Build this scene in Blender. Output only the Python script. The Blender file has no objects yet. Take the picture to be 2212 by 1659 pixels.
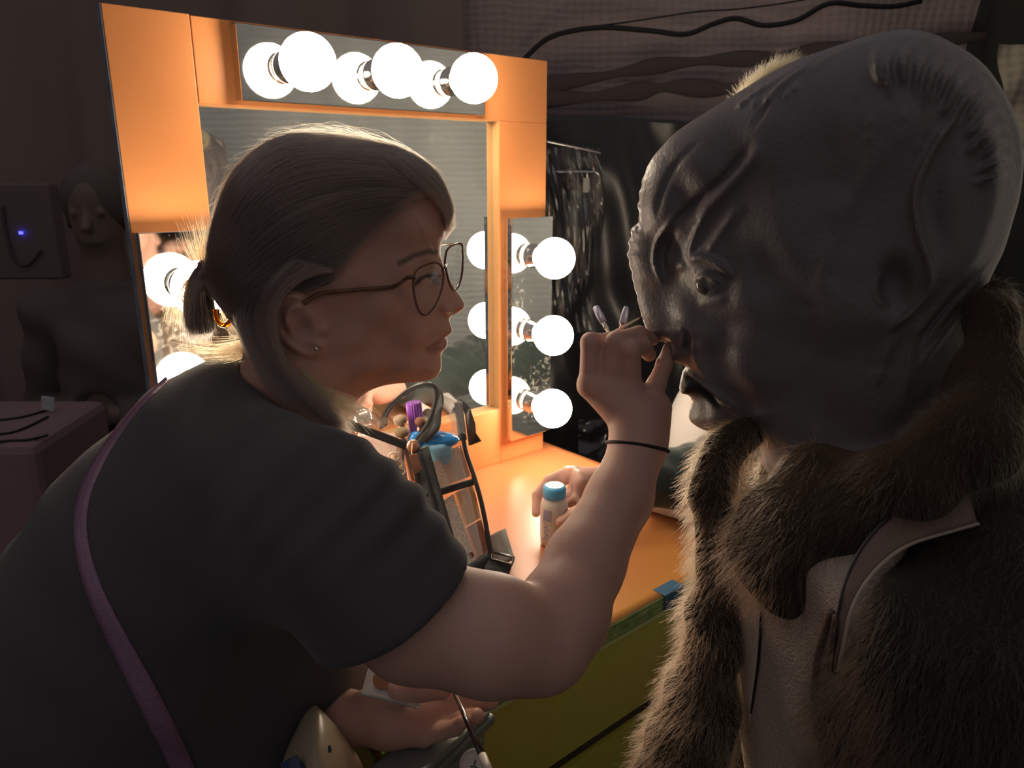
import bpy, math, random
import numpy as np
from mathutils import Vector
S = bpy.context.scene
C = S.collection
rng = np.random.default_rng(7)
random.seed(7)

# ------------------------------------------------------------------ camera
FPX = 1640.0
TH = math.atan(455.0 / FPX)
CZ = 1.352
CAM = np.array([0, 0, CZ])
cF = np.array([0, math.cos(TH), -math.sin(TH)])
cU = np.array([0, math.sin(TH), math.cos(TH)])
cR = np.array([1.0, 0, 0])
cd = bpy.data.cameras.new('camera')
cam = bpy.data.objects.new('camera', cd); C.objects.link(cam)
cam.location = (0, 0, CZ)
cam.rotation_euler = (math.pi / 2 - TH, 0, 0)
cd.sensor_width = 36.0
cd.lens = 36.0 * FPX / 2212.0
cd.clip_start = 0.02
cd.dof.use_dof = True
cd.dof.focus_distance = 0.78
cd.dof.aperture_fstop = 11.0
S.camera = cam

# ------------------------------------------------------------------ light
BULB = 38.0
w = bpy.data.worlds.new('dim room'); S.world = w; w.use_nodes = True
wn = w.node_tree.nodes['Background']
wn.inputs[0].default_value = (1.0, 0.93, 0.95, 1)
wn.inputs[1].default_value = 0.68
# dim room light: stronger from overhead, weak from the floor side
_t = w.node_tree; _tc = _t.nodes.new('ShaderNodeTexCoord'); _sp = _t.nodes.new('ShaderNodeSeparateXYZ'); _rp = _t.nodes.new('ShaderNodeValToRGB'); _mr = _t.nodes.new('ShaderNodeMapRange')
_mr.inputs['From Min'].default_value = -1.0
_t.links.new(_tc.outputs['Generated'], _sp.inputs[0]); _t.links.new(_sp.outputs['Z'], _mr.inputs['Value']); _t.links.new(_mr.outputs[0], _rp.inputs[0]); _t.links.new(_rp.outputs[0], wn.inputs[0])
_e = _rp.color_ramp.elements; _e[0].position = 0.30; _e[0].color = (0.050, 0.046, 0.048, 1); _e[1].position = 0.92; _e[1].color = (0.30, 0.275, 0.285, 1)
_k = _e.new(0.55); _k.color = (0.17, 0.158, 0.162, 1)
S.view_settings.view_transform = 'Standard'
S.view_settings.look = 'None'
S.view_settings.exposure = 0.0
S.view_settings.gamma = 1.0
S.view_settings.use_curve_mapping = False
S.cycles.use_denoising = True
S.cycles.use_adaptive_sampling = True
S.cycles.adaptive_threshold = 0.05
S.cycles.max_bounces = 6
S.cycles.diffuse_bounces = 2
S.cycles.glossy_bounces = 4
S.cycles.transmission_bounces = 5
S.cycles.sample_clamp_indirect = 4.0
S.cycles.transparent_max_bounces = 16

# ------------------------------------------------------------------ helpers
def ray(x, y): return cF + cR * ((x - 1106.0) / FPX) - cU * ((y - 829.5) / FPX)
def P(x, y, d): return CAM + ray(x, y) * d
def onplane(x, y, O, n):
    r = ray(x, y); return CAM + r * (((O - CAM) @ n) / (r @ n))
def nrm(v): v = np.asarray(v, float); return v / np.linalg.norm(v)

def link(o, parent=None):
    C.objects.link(o)
    if parent is not None: o.parent = parent
    return o
def tag(o, label=None, cat=None, group=None, kind=None):
    if label: o['label'] = label
    if cat: o['category'] = cat
    if group: o['group'] = group
    if kind: o['kind'] = kind
    return o
def empty(name, loc, label, cat, group=None):
    o = bpy.data.objects.new(name, None); C.objects.link(o)
    o.location = tuple(loc); o.empty_display_size = 0.05
    bpy.context.view_layer.update()
    return tag(o, label, cat, group)
def setparent(o, parent):
    if parent is not None:
        o.parent = parent
        l = np.zeros(3); p = parent
        while p is not None: l += np.array(p.location); p = p.parent
        o.location = Vector(tuple(np.array(o.location) - l))
def mesh_np(name, V, Fq, mat, parent=None, smooth=True, attr=None):
    me = bpy.data.meshes.new(name)
    V = np.asarray(V, float)
    if isinstance(Fq, np.ndarray) and Fq.ndim == 2:
        k = Fq.shape[1]; nf = len(Fq)
        me.vertices.add(len(V)); me.vertices.foreach_set('co', V.ravel())
        me.loops.add(nf * k); me.loops.foreach_set('vertex_index', Fq.ravel().astype(np.int32))
        me.polygons.add(nf); me.polygons.foreach_set('loop_start', np.arange(nf, dtype=np.int32) * k)
        me.update(calc_edges=True)
    else:
        me.from_pydata([tuple(v) for v in V], [], [tuple(f) for f in Fq]); me.update()
    me.validate()
    if smooth: me.polygons.foreach_set('use_smooth', np.ones(len(me.polygons), bool))
    if attr:
        for an, av in attr.items():
            a = me.attributes.new(an, 'FLOAT', 'POINT'); a.data.foreach_set('value', np.asarray(av, float))
    o = bpy.data.objects.new(name, me)
    if mat: me.materials.append(mat)
    C.objects.link(o); setparent(o, parent)
    return o
def mod(o, t, **k):
    m = o.modifiers.new(t, t)
    for a, b in k.items(): setattr(m, a, b)
    return m

class MB:
    """collects shapes for one mesh"""
    def __init__(s): s.v = []; s.f = []; s.n = 0
    def add(s, V, Fs):
        s.v.append(np.asarray(V, float)); s.f += [tuple(i + s.n for i in f) for f in Fs]; s.n += len(V); return s
    def box(s, O, a, b, c):
        """O corner, a b c edge vectors"""
        O, a, b, c = map(lambda q: np.asarray(q, float), (O, a, b, c))
        V = [O, O + a, O + a + b, O + b, O + c, O + a + c, O + a + b + c, O + b + c]
        Fs = [(0, 3, 2, 1), (4, 5, 6, 7), (0, 1, 5, 4), (1, 2, 6, 5), (2, 3, 7, 6), (3, 0, 4, 7)]
        if np.dot(np.cross(a, b), c) < 0: Fs = [tuple(reversed(f)) for f in Fs]
        return s.add(V, Fs)
    def cbox(s, ctr, size, ax=None):
        ax = np.eye(3) if ax is None else np.asarray(ax, float)
        e = [ax[i] * size[i] for i in range(3)]
        return s.box(np.asarray(ctr) - sum(e) / 2, *e)
    def lathe(s, O, axis, prof, n=32, cap=True):
        axis = nrm(axis); t = nrm(np.cross(axis, [0.31, 0.9, 0.2])); b = np.cross(axis, t)
        V = []; 
        for (r, h) in prof:
            for i in range(n):
                a = 2 * math.pi * i / n; V.append(np.asarray(O) + axis * h + (t * math.cos(a) + b * math.sin(a)) * r)
        Fs = []
        for j in range(len(prof) - 1):
            for i in range(n):
                i2 = (i + 1) % n; Fs.append((j * n + i, j * n + i2, (j + 1) * n + i2, (j + 1) * n + i))
        if cap: Fs.append(tuple(range(n))[::-1]); Fs.append(tuple(range((len(prof) - 1) * n, len(prof) * n)))
        return s.add(V, Fs)
    def tube(s, pts, r, n=10, flat=1.0, side=None, closed=False):
        """tube along pts; r scalar or list; flat scales the second axis"""
        pts = [np.asarray(p, float) for p in pts]; m = len(pts)
        rr = r if hasattr(r, '__len__') else [r] * m
        V = []; prev = None
        for k in range(m):
            if closed: t = nrm(pts[(k + 1) % m] - pts[k - 1])
            else: t = nrm(pts[min(k + 1, m - 1)] - pts[max(k - 1, 0)])
            if side is not None: a = nrm(np.cross(side, t))
            elif prev is None: a = nrm(np.cross(t, [0.1, 0.2, 0.97] if abs(t[2]) < .9 else [1, 0, 0]))
            else: a = nrm(prev - t * (prev @ t))
            prev = a; b = np.cross(t, a)
            for i in range(n):
                q = 2 * math.pi * i / n
                V.append(pts[k] + a * math.cos(q) * rr[k] + b * math.sin(q) * rr[k] * flat)
        Fs = []
        for j in range(m if closed else m - 1):
            j2 = (j + 1) % m
            for i in range(n):
                i2 = (i + 1) % n; Fs.append((j * n + i, j * n + i2, j2 * n + i2, j2 * n + i))
        if not closed: Fs.append(tuple(range(n))[::-1]); Fs.append(tuple(range((m - 1) * n, m * n)))
        return s.add(V, Fs)
    def ell(s, ctr, rad, ax=None, nu=20, nv=12):
        ax = np.eye(3) if ax is None else np.asarray(ax, float)
        V = []
        for j in range(nv + 1):
            ph = math.pi * j / nv
            for i in range(nu):
                t = 2 * math.pi * i / nu
                l = np.array([math.sin(ph) * math.cos(t), math.sin(ph) * math.sin(t), math.cos(ph)]) * rad
                V.append(np.asarray(ctr) + l @ ax)
        Fs = [(j * nu + i, (j + 1) * nu + i, (j + 1) * nu + (i + 1) % nu, j * nu + (i + 1) % nu) for j in range(nv) for i in range(nu)]
        return s.add(V, Fs)
    def build(s, name, mat, parent=None, smooth=False, bevel=0, angle=None):
        o = mesh_np(name, np.concatenate(s.v), s.f, mat, parent, smooth)
        if smooth:
            pass
        if bevel: mod(o, 'BEVEL', width=bevel, segments=2, limit_method='ANGLE')
        return o

def catmull(pts, per=8, closed=False):
    pts = np.asarray(pts, float); n = len(pts); out = []
    rg = n if closed else n - 1
    for i in range(rg):
        if closed: p = [pts[(i + k) % n] for k in (-1, 0, 1, 2)]
        else: p = [pts[max(i - 1, 0)], pts[i], pts[i + 1], pts[min(i + 2, n - 1)]]
        for k in range(per):
            t = k / per
            out.append(0.5 * ((2 * p[1]) + (-p[0] + p[2]) * t + (2 * p[0] - 5 * p[1] + 4 * p[2] - p[3]) * t * t + (-p[0] + 3 * p[1] - 3 * p[2] + p[3]) * t ** 3))
    if not closed: out.append(pts[-1])
    return np.array(out)

# ---- signed distance shapes and the mesher --------------------------------
def smin(a, b, k):
    h = np.clip(0.5 + 0.5 * (b - a) / k, 0, 1); return b + (a - b) * h - k * h * (1 - h)
def smax(a, b, k): return -smin(-a, -b, k)
def cone(p, a, b, ra, rb):
    a = np.asarray(a); b = np.asarray(b); ab = b - a
    t = np.clip(((p - a) @ ab) / (ab @ ab), 0, 1)
    return np.linalg.norm(p - a - t[:, None] * ab, axis=1) - (ra + (rb - ra) * t)
def chain(p, pts, rad, k=0.006):
    d = None
    for i in range(len(pts) - 1):
        c = cone(p, pts[i], pts[i + 1], rad[i], rad[i + 1])
        d = c if d is None else smin(d, c, k)
    return d
def ellip(p, c, r, ax=None):
    q = (p - c); 
    if ax is not None: q = q @ np.asarray(ax).T
    q = q / np.asarray(r); k = np.linalg.norm(q, axis=1)
    return (k - 1) * min(r)

def sdf_mesh(name, fn, lo, hi, h, mat, parent=None, margin=2.2, attr=None, bs=6):
    lo = np.asarray(lo, float); hi = np.asarray(hi, float)
    H = h * bs
    nb = np.ceil((hi - lo) / H).astype(int) + 1
    gi = np.stack(np.meshgrid(*[np.arange(n) for n in nb], indexing='ij'), -1).reshape(-1, 3)
    keep = []
    for s in range(0, len(gi), 400000):
        c = lo + (gi[s:s + 400000] + 0.5) * H
        keep.append(np.abs(fn(c)) < H * 0.87 * margin)
    gi = gi[np.concatenate(keep)]
    N = nb * bs + 2
    loc = np.stack(np.meshgrid(*[np.arange(bs + 1)] * 3, indexing='ij'), -1)
    def key(I): return (I[..., 0].astype(np.int64) * N[1] + I[..., 1]) * N[2] + I[..., 2]
    ck = []; cp = []; ek = []
    corners = [(i, j, k) for i in (0, 1) for j in (0, 1) for k in (0, 1)]
    edges = [(a, b) for a in range(8) for b in range(a + 1, 8) if sum(abs(corners[a][q] - corners[b][q]) for q in range(3)) == 1]
    E3 = {0: [], 1: [], 2: []}
    CH = 700
    for s in range(0, len(gi), CH):
        g = gi[s:s + CH]
        I = g[:, None, None, None, :] * bs + loc[None]
        X = lo + I * h
        D = fn(X.reshape(-1, 3)).reshape(I.shape[:-1])
        neg = D < 0
        cs = [D[:, i:i + bs, j:j + bs, k:k + bs] for i, j, k in corners]
        ns = np.stack([c < 0 for c in cs], 0); cnt = ns.sum(0)
        m = (cnt > 0) & (cnt < 8)
        idx = np.argwhere(m)
        if len(idx):
            Ic = I[idx[:, 0], idx[:, 1], idx[:, 2], idx[:, 3]]
            vals = np.stack([c[m] for c in cs], 1)
            acc = np.zeros((len(idx), 3)); w_ = np.zeros(len(idx))
            for a, b in edges:
                va, vb = vals[:, a], vals[:, b]; cr = (va < 0) != (vb < 0)
                t = np.where(cr, va / np.where(cr, va - vb, 1), 0)
                pa = np.array(corners[a], float); pb = np.array(corners[b], float)
                acc += np.where(cr[:, None], pa + t[:, None] * (pb - pa), 0); w_ += cr
            cp.append(lo + (Ic + acc / w_[:, None]) * h); ck.append(key(Ic))
        for ax in range(3):
            sl = [slice(0, bs)] * 3; sl2 = [slice(0, bs)] * 3; sl2[ax] = slice(1, bs + 1)
            A = neg[(slice(None),) + tuple(sl)]; B = neg[(slice(None),) + tuple(sl2)]
            q = np.argwhere(A != B)
            if len(q):
                Ie = I[q[:, 0], q[:, 1], q[:, 2], q[:, 3]]
                E3[ax].append((Ie, A[tuple(q.T)]))
    ck = np.concatenate(ck); cp = np.concatenate(cp)
    o_ = np.argsort(ck); ck = ck[o_]; cp = cp[o_]
    def look(K):
        i = np.clip(np.searchsorted(ck, K), 0, len(ck) - 1); return np.where(ck[i] == K, i, -1)
    Q = []
    for ax in range(3):
        if not E3[ax]: continue
        Ie = np.concatenate([e[0] for e in E3[ax]]); sg = np.concatenate([e[1] for e in E3[ax]])
        b, c = [(1, 2), (2, 0), (0, 1)][ax]
        ub = np.zeros(3, int); ub[b] = 1; uc = np.zeros(3, int); uc[c] = 1
        i0 = look(key(Ie)); i1 = look(key(Ie - ub)); i2 = look(key(Ie - ub - uc)); i3 = look(key(Ie - uc))
        ok = (i0 >= 0) & (i1 >= 0) & (i2 >= 0) & (i3 >= 0)
        q = np.stack([i0, i1, i2, i3], 1)
        q = np.where(sg[:, None], q, q[:, ::-1])[ok]
        Q.append(q)
    Q = np.concatenate(Q)
    e_ = h * 0.5
    for it in range(2):
        d0 = fn(cp); G = np.stack([(fn(cp + e_ * np.eye(3)[k]) - fn(cp - e_ * np.eye(3)[k])) / (2 * e_) for k in range(3)], 1)
        g2 = np.maximum((G ** 2).sum(1), 0.15)
        st = -(d0 / g2)[:, None] * G
        L = np.linalg.norm(st, axis=1, keepdims=True); st *= np.minimum(1, 0.5 * h / np.maximum(L, 1e-9))
        cp = cp + st
    used = np.unique(Q); mp = -np.ones(len(cp), int); mp[used] = np.arange(len(used))
    cp = cp[used]; Q = mp[Q]
    at = {k: f(cp) for k, f in attr.items()} if attr else None
    return mesh_np(name, cp, Q, mat, parent, True, at)

# ---- a flat frame through a point, seen side-on, and relief built on it ----
class Frame:
    def __init__(s, x, y, d, yaw=0.0):
        s.O = P(x, y, d); v = s.O - CAM; a = math.atan2(v[1], v[0]) + yaw
        s.w = np.array([math.cos(a), math.sin(a), 0]); s.u = np.array([0, 0, 1.0]); s.r = np.cross(s.w, s.u)
    def ab(s, x, y):
        q = onplane(x, y, s.O, s.w) - s.O; return q @ s.r, q @ s.u
    def pts(s, L): return np.array([s.ab(*p[:2]) for p in L])
    def to(s, a, b, y): 
        a = np.asarray(a)[..., None]; b = np.asarray(b)[..., None]; y = np.asarray(y)[..., None]
        return s.O + a * s.r + b * s.u + y * s.w
    def loc(s, p):
        q = p - s.O; return q @ s.r, q @ s.u, q @ s.w
def poly_sdf(X, Y, poly):
    d = np.full(X.shape, 1e9); ins = np.zeros(X.shape, bool); n = len(poly)
    for i in range(n):
        x0, y0 = poly[i]; x1, y1 = poly[(i + 1) % n]
        ex, ey = x1 - x0, y1 - y0; L = ex * ex + ey * ey
        if L < 1e-14: continue
        t = np.clip(((X - x0) * ex + (Y - y0) * ey) / L, 0, 1)
        d = np.minimum(d, (X - x0 - t * ex) ** 2 + (Y - y0 - t * ey) ** 2)
        c = ((y0 <= Y) != (y1 <= Y)); ins ^= c & (X < x0 + (Y - y0) / (ey if ey else 1e-12) * ex)
    d = np.sqrt(d); return np.where(ins, d, -d)
def blur(A, n):
    for _ in range(n):
        B = np.pad(A, 1, mode='edge'); A = (B[:-2, 1:-1] + B[2:, 1:-1] + B[1:-1, :-2] + B[1:-1, 2:] + 2 * B[1:-1, 1:-1]) / 6
    return A
class Relief:
    """solid given by its side outline, a half-thickness map and raised or sunk strokes"""
    def __init__(s, fr, outline, anchors, sig, step=0.0016, rk=0.95, smooth=3, sub=5, raw=False):
        s.fr = fr; pl = fr.pts(outline)
        if not raw: pl = catmull(pl, sub, True)
        m = 0.03; s.lo = pl.min(0) - m; s.hi = pl.max(0) + m; s.h = step
        nx, ny = (np.ceil((s.hi - s.lo) / step)).astype(int) + 1
        s.X, s.Y = np.meshgrid(s.lo[0] + np.arange(nx) * step, s.lo[1] + np.arange(ny) * step, indexing='ij')
        s.D = blur(poly_sdf(s.X, s.Y, pl), smooth)
        s.W = s.field([(a[0], a[1], a[2]) for a in anchors], sig)
        s.R = s.field([(a[0], a[1], (a[3] if len(a) > 3 else a[2] * rk)) for a in anchors], sig)
        s.B = np.zeros_like(s.D)
    def field(s, anc, sig):
        num = 0; den = 1e-9
        for x, y, v in anc:
            a, b = s.fr.ab(x, y); wt = 1 / (((s.X - a) ** 2 + (s.Y - b) ** 2) + sig * sig) ** 2
            num = num + wt * v; den = den + wt
        return num / den
    def blob(s, x, y, rx, ry, hgt, ang=0, pw=2):
        """rx, ry metres"""
        a, b = s.fr.ab(x, y); c, n_ = math.cos(ang), math.sin(ang)
        U = (s.X - a) * c + (s.Y - b) * n_; V = -(s.X - a) * n_ + (s.Y - b) * c
        s.B += hgt * np.exp(-((U / rx) ** 2 + (V / ry) ** 2) ** (pw / 2))
    def stroke(s, pts, wid, hgt, taper=0.3, pw=2, skew=0):
        pl = catmull(s.fr.pts(pts), 6); n = len(pl); best = np.full(s.X.shape, 1e9); T = np.zeros(s.X.shape); SD = np.zeros(s.X.shape)
        for i in range(n - 1):
            x0, y0 = pl[i]; ex, ey = pl[i + 1] - pl[i]; L = ex * ex + ey * ey + 1e-14
            t = np.clip(((s.X - x0) * ex + (s.Y - y0) * ey) / L, 0, 1)
            d = (s.X - x0 - t * ex) ** 2 + (s.Y - y0 - t * ey) ** 2
            m = d < best; best = np.where(m, d, best); T = np.where(m, (i + t) / (n - 1), T)
            SD = np.where(m, np.sign((s.X - x0) * ey - (s.Y - y0) * ex), SD)
        e = np.clip(np.minimum(T, 1 - T) / max(taper, 1e-3), 0, 1); e = e * e * (3 - 2 * e) if taper > 0 else 1
        dd = np.sqrt(best); wl = np.where(SD * skew > 0, wid * (1 + 2.5 * abs(skew)), wid) if skew else wid
        s.B += hgt * e * np.exp(-(dd / wl) ** pw)
    def samp(s, A, a, b):
        x = np.clip((a - s.lo[0]) / s.h, 0, A.shape[0] - 1.001); y = np.clip((b - s.lo[1]) / s.h, 0, A.shape[1] - 1.001)
        i = x.astype(int); j = y.astype(int); fx = x - i; fy = y - j
        return (A[i, j] * (1 - fx) + A[i + 1, j] * fx) * (1 - fy) + (A[i, j + 1] * (1 - fx) + A[i + 1, j + 1] * fx) * fy
    def dist(s, p):
        a, b, y = s.fr.loc(p)
        D = s.samp(s.D, a, b); W = s.samp(s.W, a, b); R = s.samp(s.R, a, b); B = s.samp(s.B, a, b)
        t = np.minimum(D / R, 1.0)
        f = np.clip(t * 2.5, 0, 1)
        y = np.maximum(np.abs(y) - B * f, 0)
        out = np.maximum(np.maximum(s.lo[0] - a, a - s.hi[0]), np.maximum(s.lo[1] - b, b - s.hi[1]))
        q = (np.sqrt((y / W) ** 2 + (1 - t) ** 2) - 1) * np.minimum(W, R)
        return np.where(out > 0, np.maximum(q, out), q)
    def height(s, a, b):
        D = s.samp(s.D, a, b); W = s.samp(s.W, a, b); R = s.samp(s.R, a, b); B = s.samp(s.B, a, b)
        t = np.clip(D / R, 0, 1)
        return W * np.sqrt(np.clip(1 - (1 - t) ** 2, 0, 1)) + B * np.clip(t * 2.5, 0, 1)
    def region(s, outline, grow=0):
        """distance (negative inside) to a sub-region, extruded along the frame normal"""
        pl = catmull(s.fr.pts(outline), 5, True); G = -poly_sdf(s.X, s.Y, pl) - grow
        def f(p):
            a, b, y = s.fr.loc(p); return s.samp(G, a, b)
        return f

# ---- strands --------------------------------------------------------------
def strands(name, CV, rad, mat, parent=None, tip=0.35):
    """CV (n,k,3) control points"""
    CV = np.asarray(CV, float); n, k, _ = CV.shape
    hc = bpy.data.hair_curves.new(name); hc.add_curves([k] * n)
    hc.attributes['position'].data.foreach_set('vector', CV.ravel())
    ra = hc.attributes.get('radius') or hc.attributes.new('radius', 'FLOAT', 'POINT')
    pr = np.linspace(1, tip, k)[None, :] * (np.asarray(rad).reshape(-1, 1) if hasattr(rad, '__len__') else rad) * np.ones((n, 1))
    ra.data.foreach_set('value', pr.ravel())
    hc.materials.append(mat)
    o = bpy.data.objects.new(name, hc); C.objects.link(o); setparent(o, parent)
    return o
def mesh_samples(o, n, mask=None):
    me = o.data; me.calc_loop_triangles()
    V = np.empty(len(me.vertices) * 3); me.vertices.foreach_get('co', V); V = V.reshape(-1, 3)
    T = np.empty(len(me.loop_triangles) * 3, np.int32); me.loop_triangles.foreach_get('vertices', T); T = T.reshape(-1, 3)
    off = np.zeros(3); p = o
    while p is not None: off += np.array(p.location); p = p.parent
    V = V + off
    a, b, c = V[T[:, 0]], V[T[:, 1]], V[T[:, 2]]
    cr = np.cross(b - a, c - a); A = np.linalg.norm(cr, axis=1)
    if mask is not None: A = A * mask((a + b + c) / 3)
    A = A + 1e-16
    i = rng.choice(len(T), n, p=A / A.sum()); u, v = rng.random(n), rng.random(n)
    f = u + v > 1; u = np.where(f, 1 - u, u); v = np.where(f, 1 - v, v)
    return a[i] + u[:, None] * (b[i] - a[i]) + v[:, None] * (c[i] - a[i]), cr[i] / np.maximum(np.linalg.norm(cr[i], axis=1, keepdims=True), 1e-12)
def fur(name, o, n, length, rad, mat, parent, comb=(0, 0, -1), lift=0.6, jit=0.5, k=5, mask=None, clump=0.0):
    p, nr = mesh_samples(o, n, mask)
    comb = np.asarray(comb, float)
    cl = np.sin(p @ np.array([61, 23, 17.]) + 2 * np.sin(p @ np.array([13, 47, 71.])))[:, None]
    cl2 = np.sin(p @ np.array([19, 67, 41.]) + 2 * np.sin(p @ np.array([53, 11, 37.])))[:, None]
    tw = np.array([1, 0.3, 0]) * cl + np.array([0, .4, .9]) * cl2
    d = nr * lift + comb * 0.7 + rng.normal(0, jit, (n, 3)) * 0.5 + tw * clump
    d /= np.linalg.norm(d, axis=1, keepdims=True)
    L = length * (0.5 + 0.7 * rng.random((n, 1)))
    bend = (comb + rng.normal(0, 0.4, (n, 3))) * L * 0.45
    CV = np.stack([p + d * L * t + bend * t * t for t in np.linspace(0, 1, k)], 1)
    return strands(name, CV, rad, mat, parent)

# ---- materials -------------------------------------------------------------
def mat(name, col, rough=0.5, metal=0.0, spec=0.5, bump=None, var=None, sss=0, trans=0, emis=None, coat=0, alpha=1, ior=1.45, sheen=0, dark=None):
    """bump (scale, strength, detail); var (scale, col2, amount)"""
    m = bpy.data.materials.new(name); m.use_nodes = True; nt = m.node_tree; N = nt.nodes; Lk = nt.links
    b = N['Principled BSDF']; c4 = tuple(col) + (1,)
    b.inputs['Base Color'].default_value = c4; b.inputs['Roughness'].default_value = rough
    b.inputs['Metallic'].default_value = metal; b.inputs['Specular IOR Level'].default_value = spec
    b.inputs['IOR'].default_value = ior
    b.inputs['Transmission Weight'].default_value = trans; b.inputs['Coat Weight'].default_value = coat
    b.inputs['Alpha'].default_value = alpha
    if sheen: b.inputs['Sheen Weight'].default_value = sheen
    if sss:
        b.inputs['Subsurface Weight'].default_value = sss
        b.inputs['Subsurface Radius'].default_value = (1.0, 0.28, 0.14); b.inputs['Subsurface Scale'].default_value = 0.009
    if emis: b.inputs['Emission Color'].default_value = tuple(emis[0]) + (1,); b.inputs['Emission Strength'].default_value = emis[1]
    tc = N.new('ShaderNodeTexCoord')
    if var:
        n1 = N.new('ShaderNodeTexNoise'); n1.inputs['Scale'].default_value = var[0]; n1.inputs['Detail'].default_value = 5
        mx = N.new('ShaderNodeMix'); mx.data_type = 'RGBA'
        rm = N.new('ShaderNodeValToRGB'); rm.color_ramp.elements[0].position = 0.5 - 0.5 * (1 - var[2]) * .6; rm.color_ramp.elements[1].position = 0.5 + 0.5 * (1 - var[2]) * .6 + .01
        Lk.new(tc.outputs['Object'], n1.inputs['Vector']); Lk.new(n1.outputs['Fac'], rm.inputs[0]); Lk.new(rm.outputs[0], mx.inputs[0])
        mx.inputs[6].default_value = c4; mx.inputs[7].default_value = tuple(var[1]) + (1,)
        Lk.new(mx.outputs[2], b.inputs['Base Color'])
    if bump:
        n2 = N.new('ShaderNodeTexNoise'); n2.inputs['Scale'].default_value = bump[0]; n2.inputs['Detail'].default_value = bump[2] if len(bump) > 2 else 3
        bp = N.new('ShaderNodeBump'); bp.inputs['Strength'].default_value = bump[1]; bp.inputs['Distance'].default_value = 0.002
        Lk.new(tc.outputs['Object'], n2.inputs['Vector']); Lk.new(n2.outputs['Fac'], bp.inputs['Height']); Lk.new(bp.outputs[0], b.inputs['Normal'])
    return m
def attrmix(m, an, col):
    """blend the base colour of m to col where the point attribute is 1"""
    nt = m.node_tree; b = nt.nodes['Principled BSDF']; at = nt.nodes.new('ShaderNodeAttribute'); at.attribute_name = an
    mx = nt.nodes.new('ShaderNodeMix'); mx.data_type = 'RGBA'
    l = [k for k in nt.links if k.to_socket == b.inputs['Base Color']]
    if l: nt.links.new(l[0].from_socket, mx.inputs[6])
    else: mx.inputs[6].default_value = b.inputs['Base Color'].default_value
    mx.inputs[7].default_value = tuple(col) + (1,)
    nt.links.new(at.outputs['Fac'], mx.inputs[0]); nt.links.new(mx.outputs[2], b.inputs['Base Color'])
def hairmat(name, col, rough=0.35, rnd=0.2):
    m = bpy.data.materials.new(name); m.use_nodes = True; nt = m.node_tree
    for n_ in list(nt.nodes): nt.nodes.remove(n_)
    h = nt.nodes.new('ShaderNodeBsdfHairPrincipled'); o = nt.nodes.new('ShaderNodeOutputMaterial')
    h.parametrization = 'COLOR'
    h.inputs['Color'].default_value = tuple(col) + (1,); h.inputs['Roughness'].default_value = rough
    h.inputs['Random Roughness'].default_value = rnd
    nt.links.new(h.outputs[0], o.inputs[0]); return m
def glassy(name, tint, amount=0.12, rough=0.05, wob=0.15, k=0.6):
    """thin clear vinyl: mostly see-through with a glossy skin"""
    m = bpy.data.materials.new(name); m.use_nodes = True; nt = m.node_tree; N = nt.nodes
    for n_ in list(N): N.remove(n_)
    t = N.new('ShaderNodeBsdfTransparent'); t.inputs[0].default_value = tuple(tint) + (1,)
    g = N.new('ShaderNodeBsdfGlossy'); g.inputs['Roughness'].default_value = rough
    fr = N.new('ShaderNodeFresnel'); fr.inputs[0].default_value = 1.5
    ns = N.new('ShaderNodeTexNoise'); ns.inputs['Scale'].default_value = 28; tc = N.new('ShaderNodeTexCoord')
    bp = N.new('ShaderNodeBump'); bp.inputs['Strength'].default_value = wob; bp.inputs['Distance'].default_value = 0.004
    nt.links.new(tc.outputs['Object'], ns.inputs['Vector']); nt.links.new(ns.outputs['Fac'], bp.inputs['Height'])
    nt.links.new(bp.outputs[0], g.inputs['Normal']); nt.links.new(bp.outputs[0], fr.inputs['Normal'])
    ad = N.new('ShaderNodeMath'); ad.operation = 'MULTIPLY_ADD'; ad.inputs[1].default_value = k; ad.inputs[2].default_value = amount; ad.use_clamp = True
    nt.links.new(fr.outputs[0], ad.inputs[0])
    mx = N.new('ShaderNodeMixShader'); o = N.new('ShaderNodeOutputMaterial')
    nt.links.new(ad.outputs[0], mx.inputs[0]); nt.links.new(t.outputs[0], mx.inputs[1]); nt.links.new(g.outputs[0], mx.inputs[2])
    nt.links.new(mx.outputs[0], o.inputs[0]); return m
# ============================================================ materials
M = {}
M['orange'] = mat('orange paint', (0.70, 0.275, 0.093), 0.38, spec=0.4, bump=(90, 0.12), var=(3.0, (0.65, 0.25, 0.085), 0.3))
M['ply'] = mat('bare plywood edge', (0.62, 0.36, 0.15), 0.6, bump=(60, 0.3))
M['greyedge'] = mat('grey painted edge', (0.30, 0.33, 0.40), 0.6, bump=(80, 0.4), var=(30, (0.18, 0.19, 0.23), 0.3))
M['chrome'] = mat('chrome plate', (0.78, 0.80, 0.80), 0.04, metal=1.0, bump=(5, 0.02))
M['chromerough'] = mat('worn chrome', (0.62, 0.60, 0.58), 0.16, metal=1.0)
M['bulb'] = mat('lit bulb glass', (1, 0.95, 0.88), 0.2, emis=((1.0, 0.83, 0.62), BULB))
M['green'] = mat('green paint', (0.40, 0.44, 0.07), 0.45, bump=(50, 0.15), var=(4, (0.44, 0.32, 0.07), 0.4))
M['greenedge'] = mat('green plywood edge', (0.30, 0.42, 0.12), 0.5, bump=(140, 0.5), var=(60, (0.12, 0.2, 0.08), 0.4))
M['tape'] = mat('blue tape', (0.03, 0.11, 0.20), 0.5, bump=(200, 0.2))
M['gapshade_back'] = mat('dark gap strip', (0.035, 0.022, 0.014), 0.6)
M['blackcloth'] = mat('black fabric', (0.012, 0.012, 0.013), 0.9, spec=0.1, sheen=0.2, bump=(300, 0.3))

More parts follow.
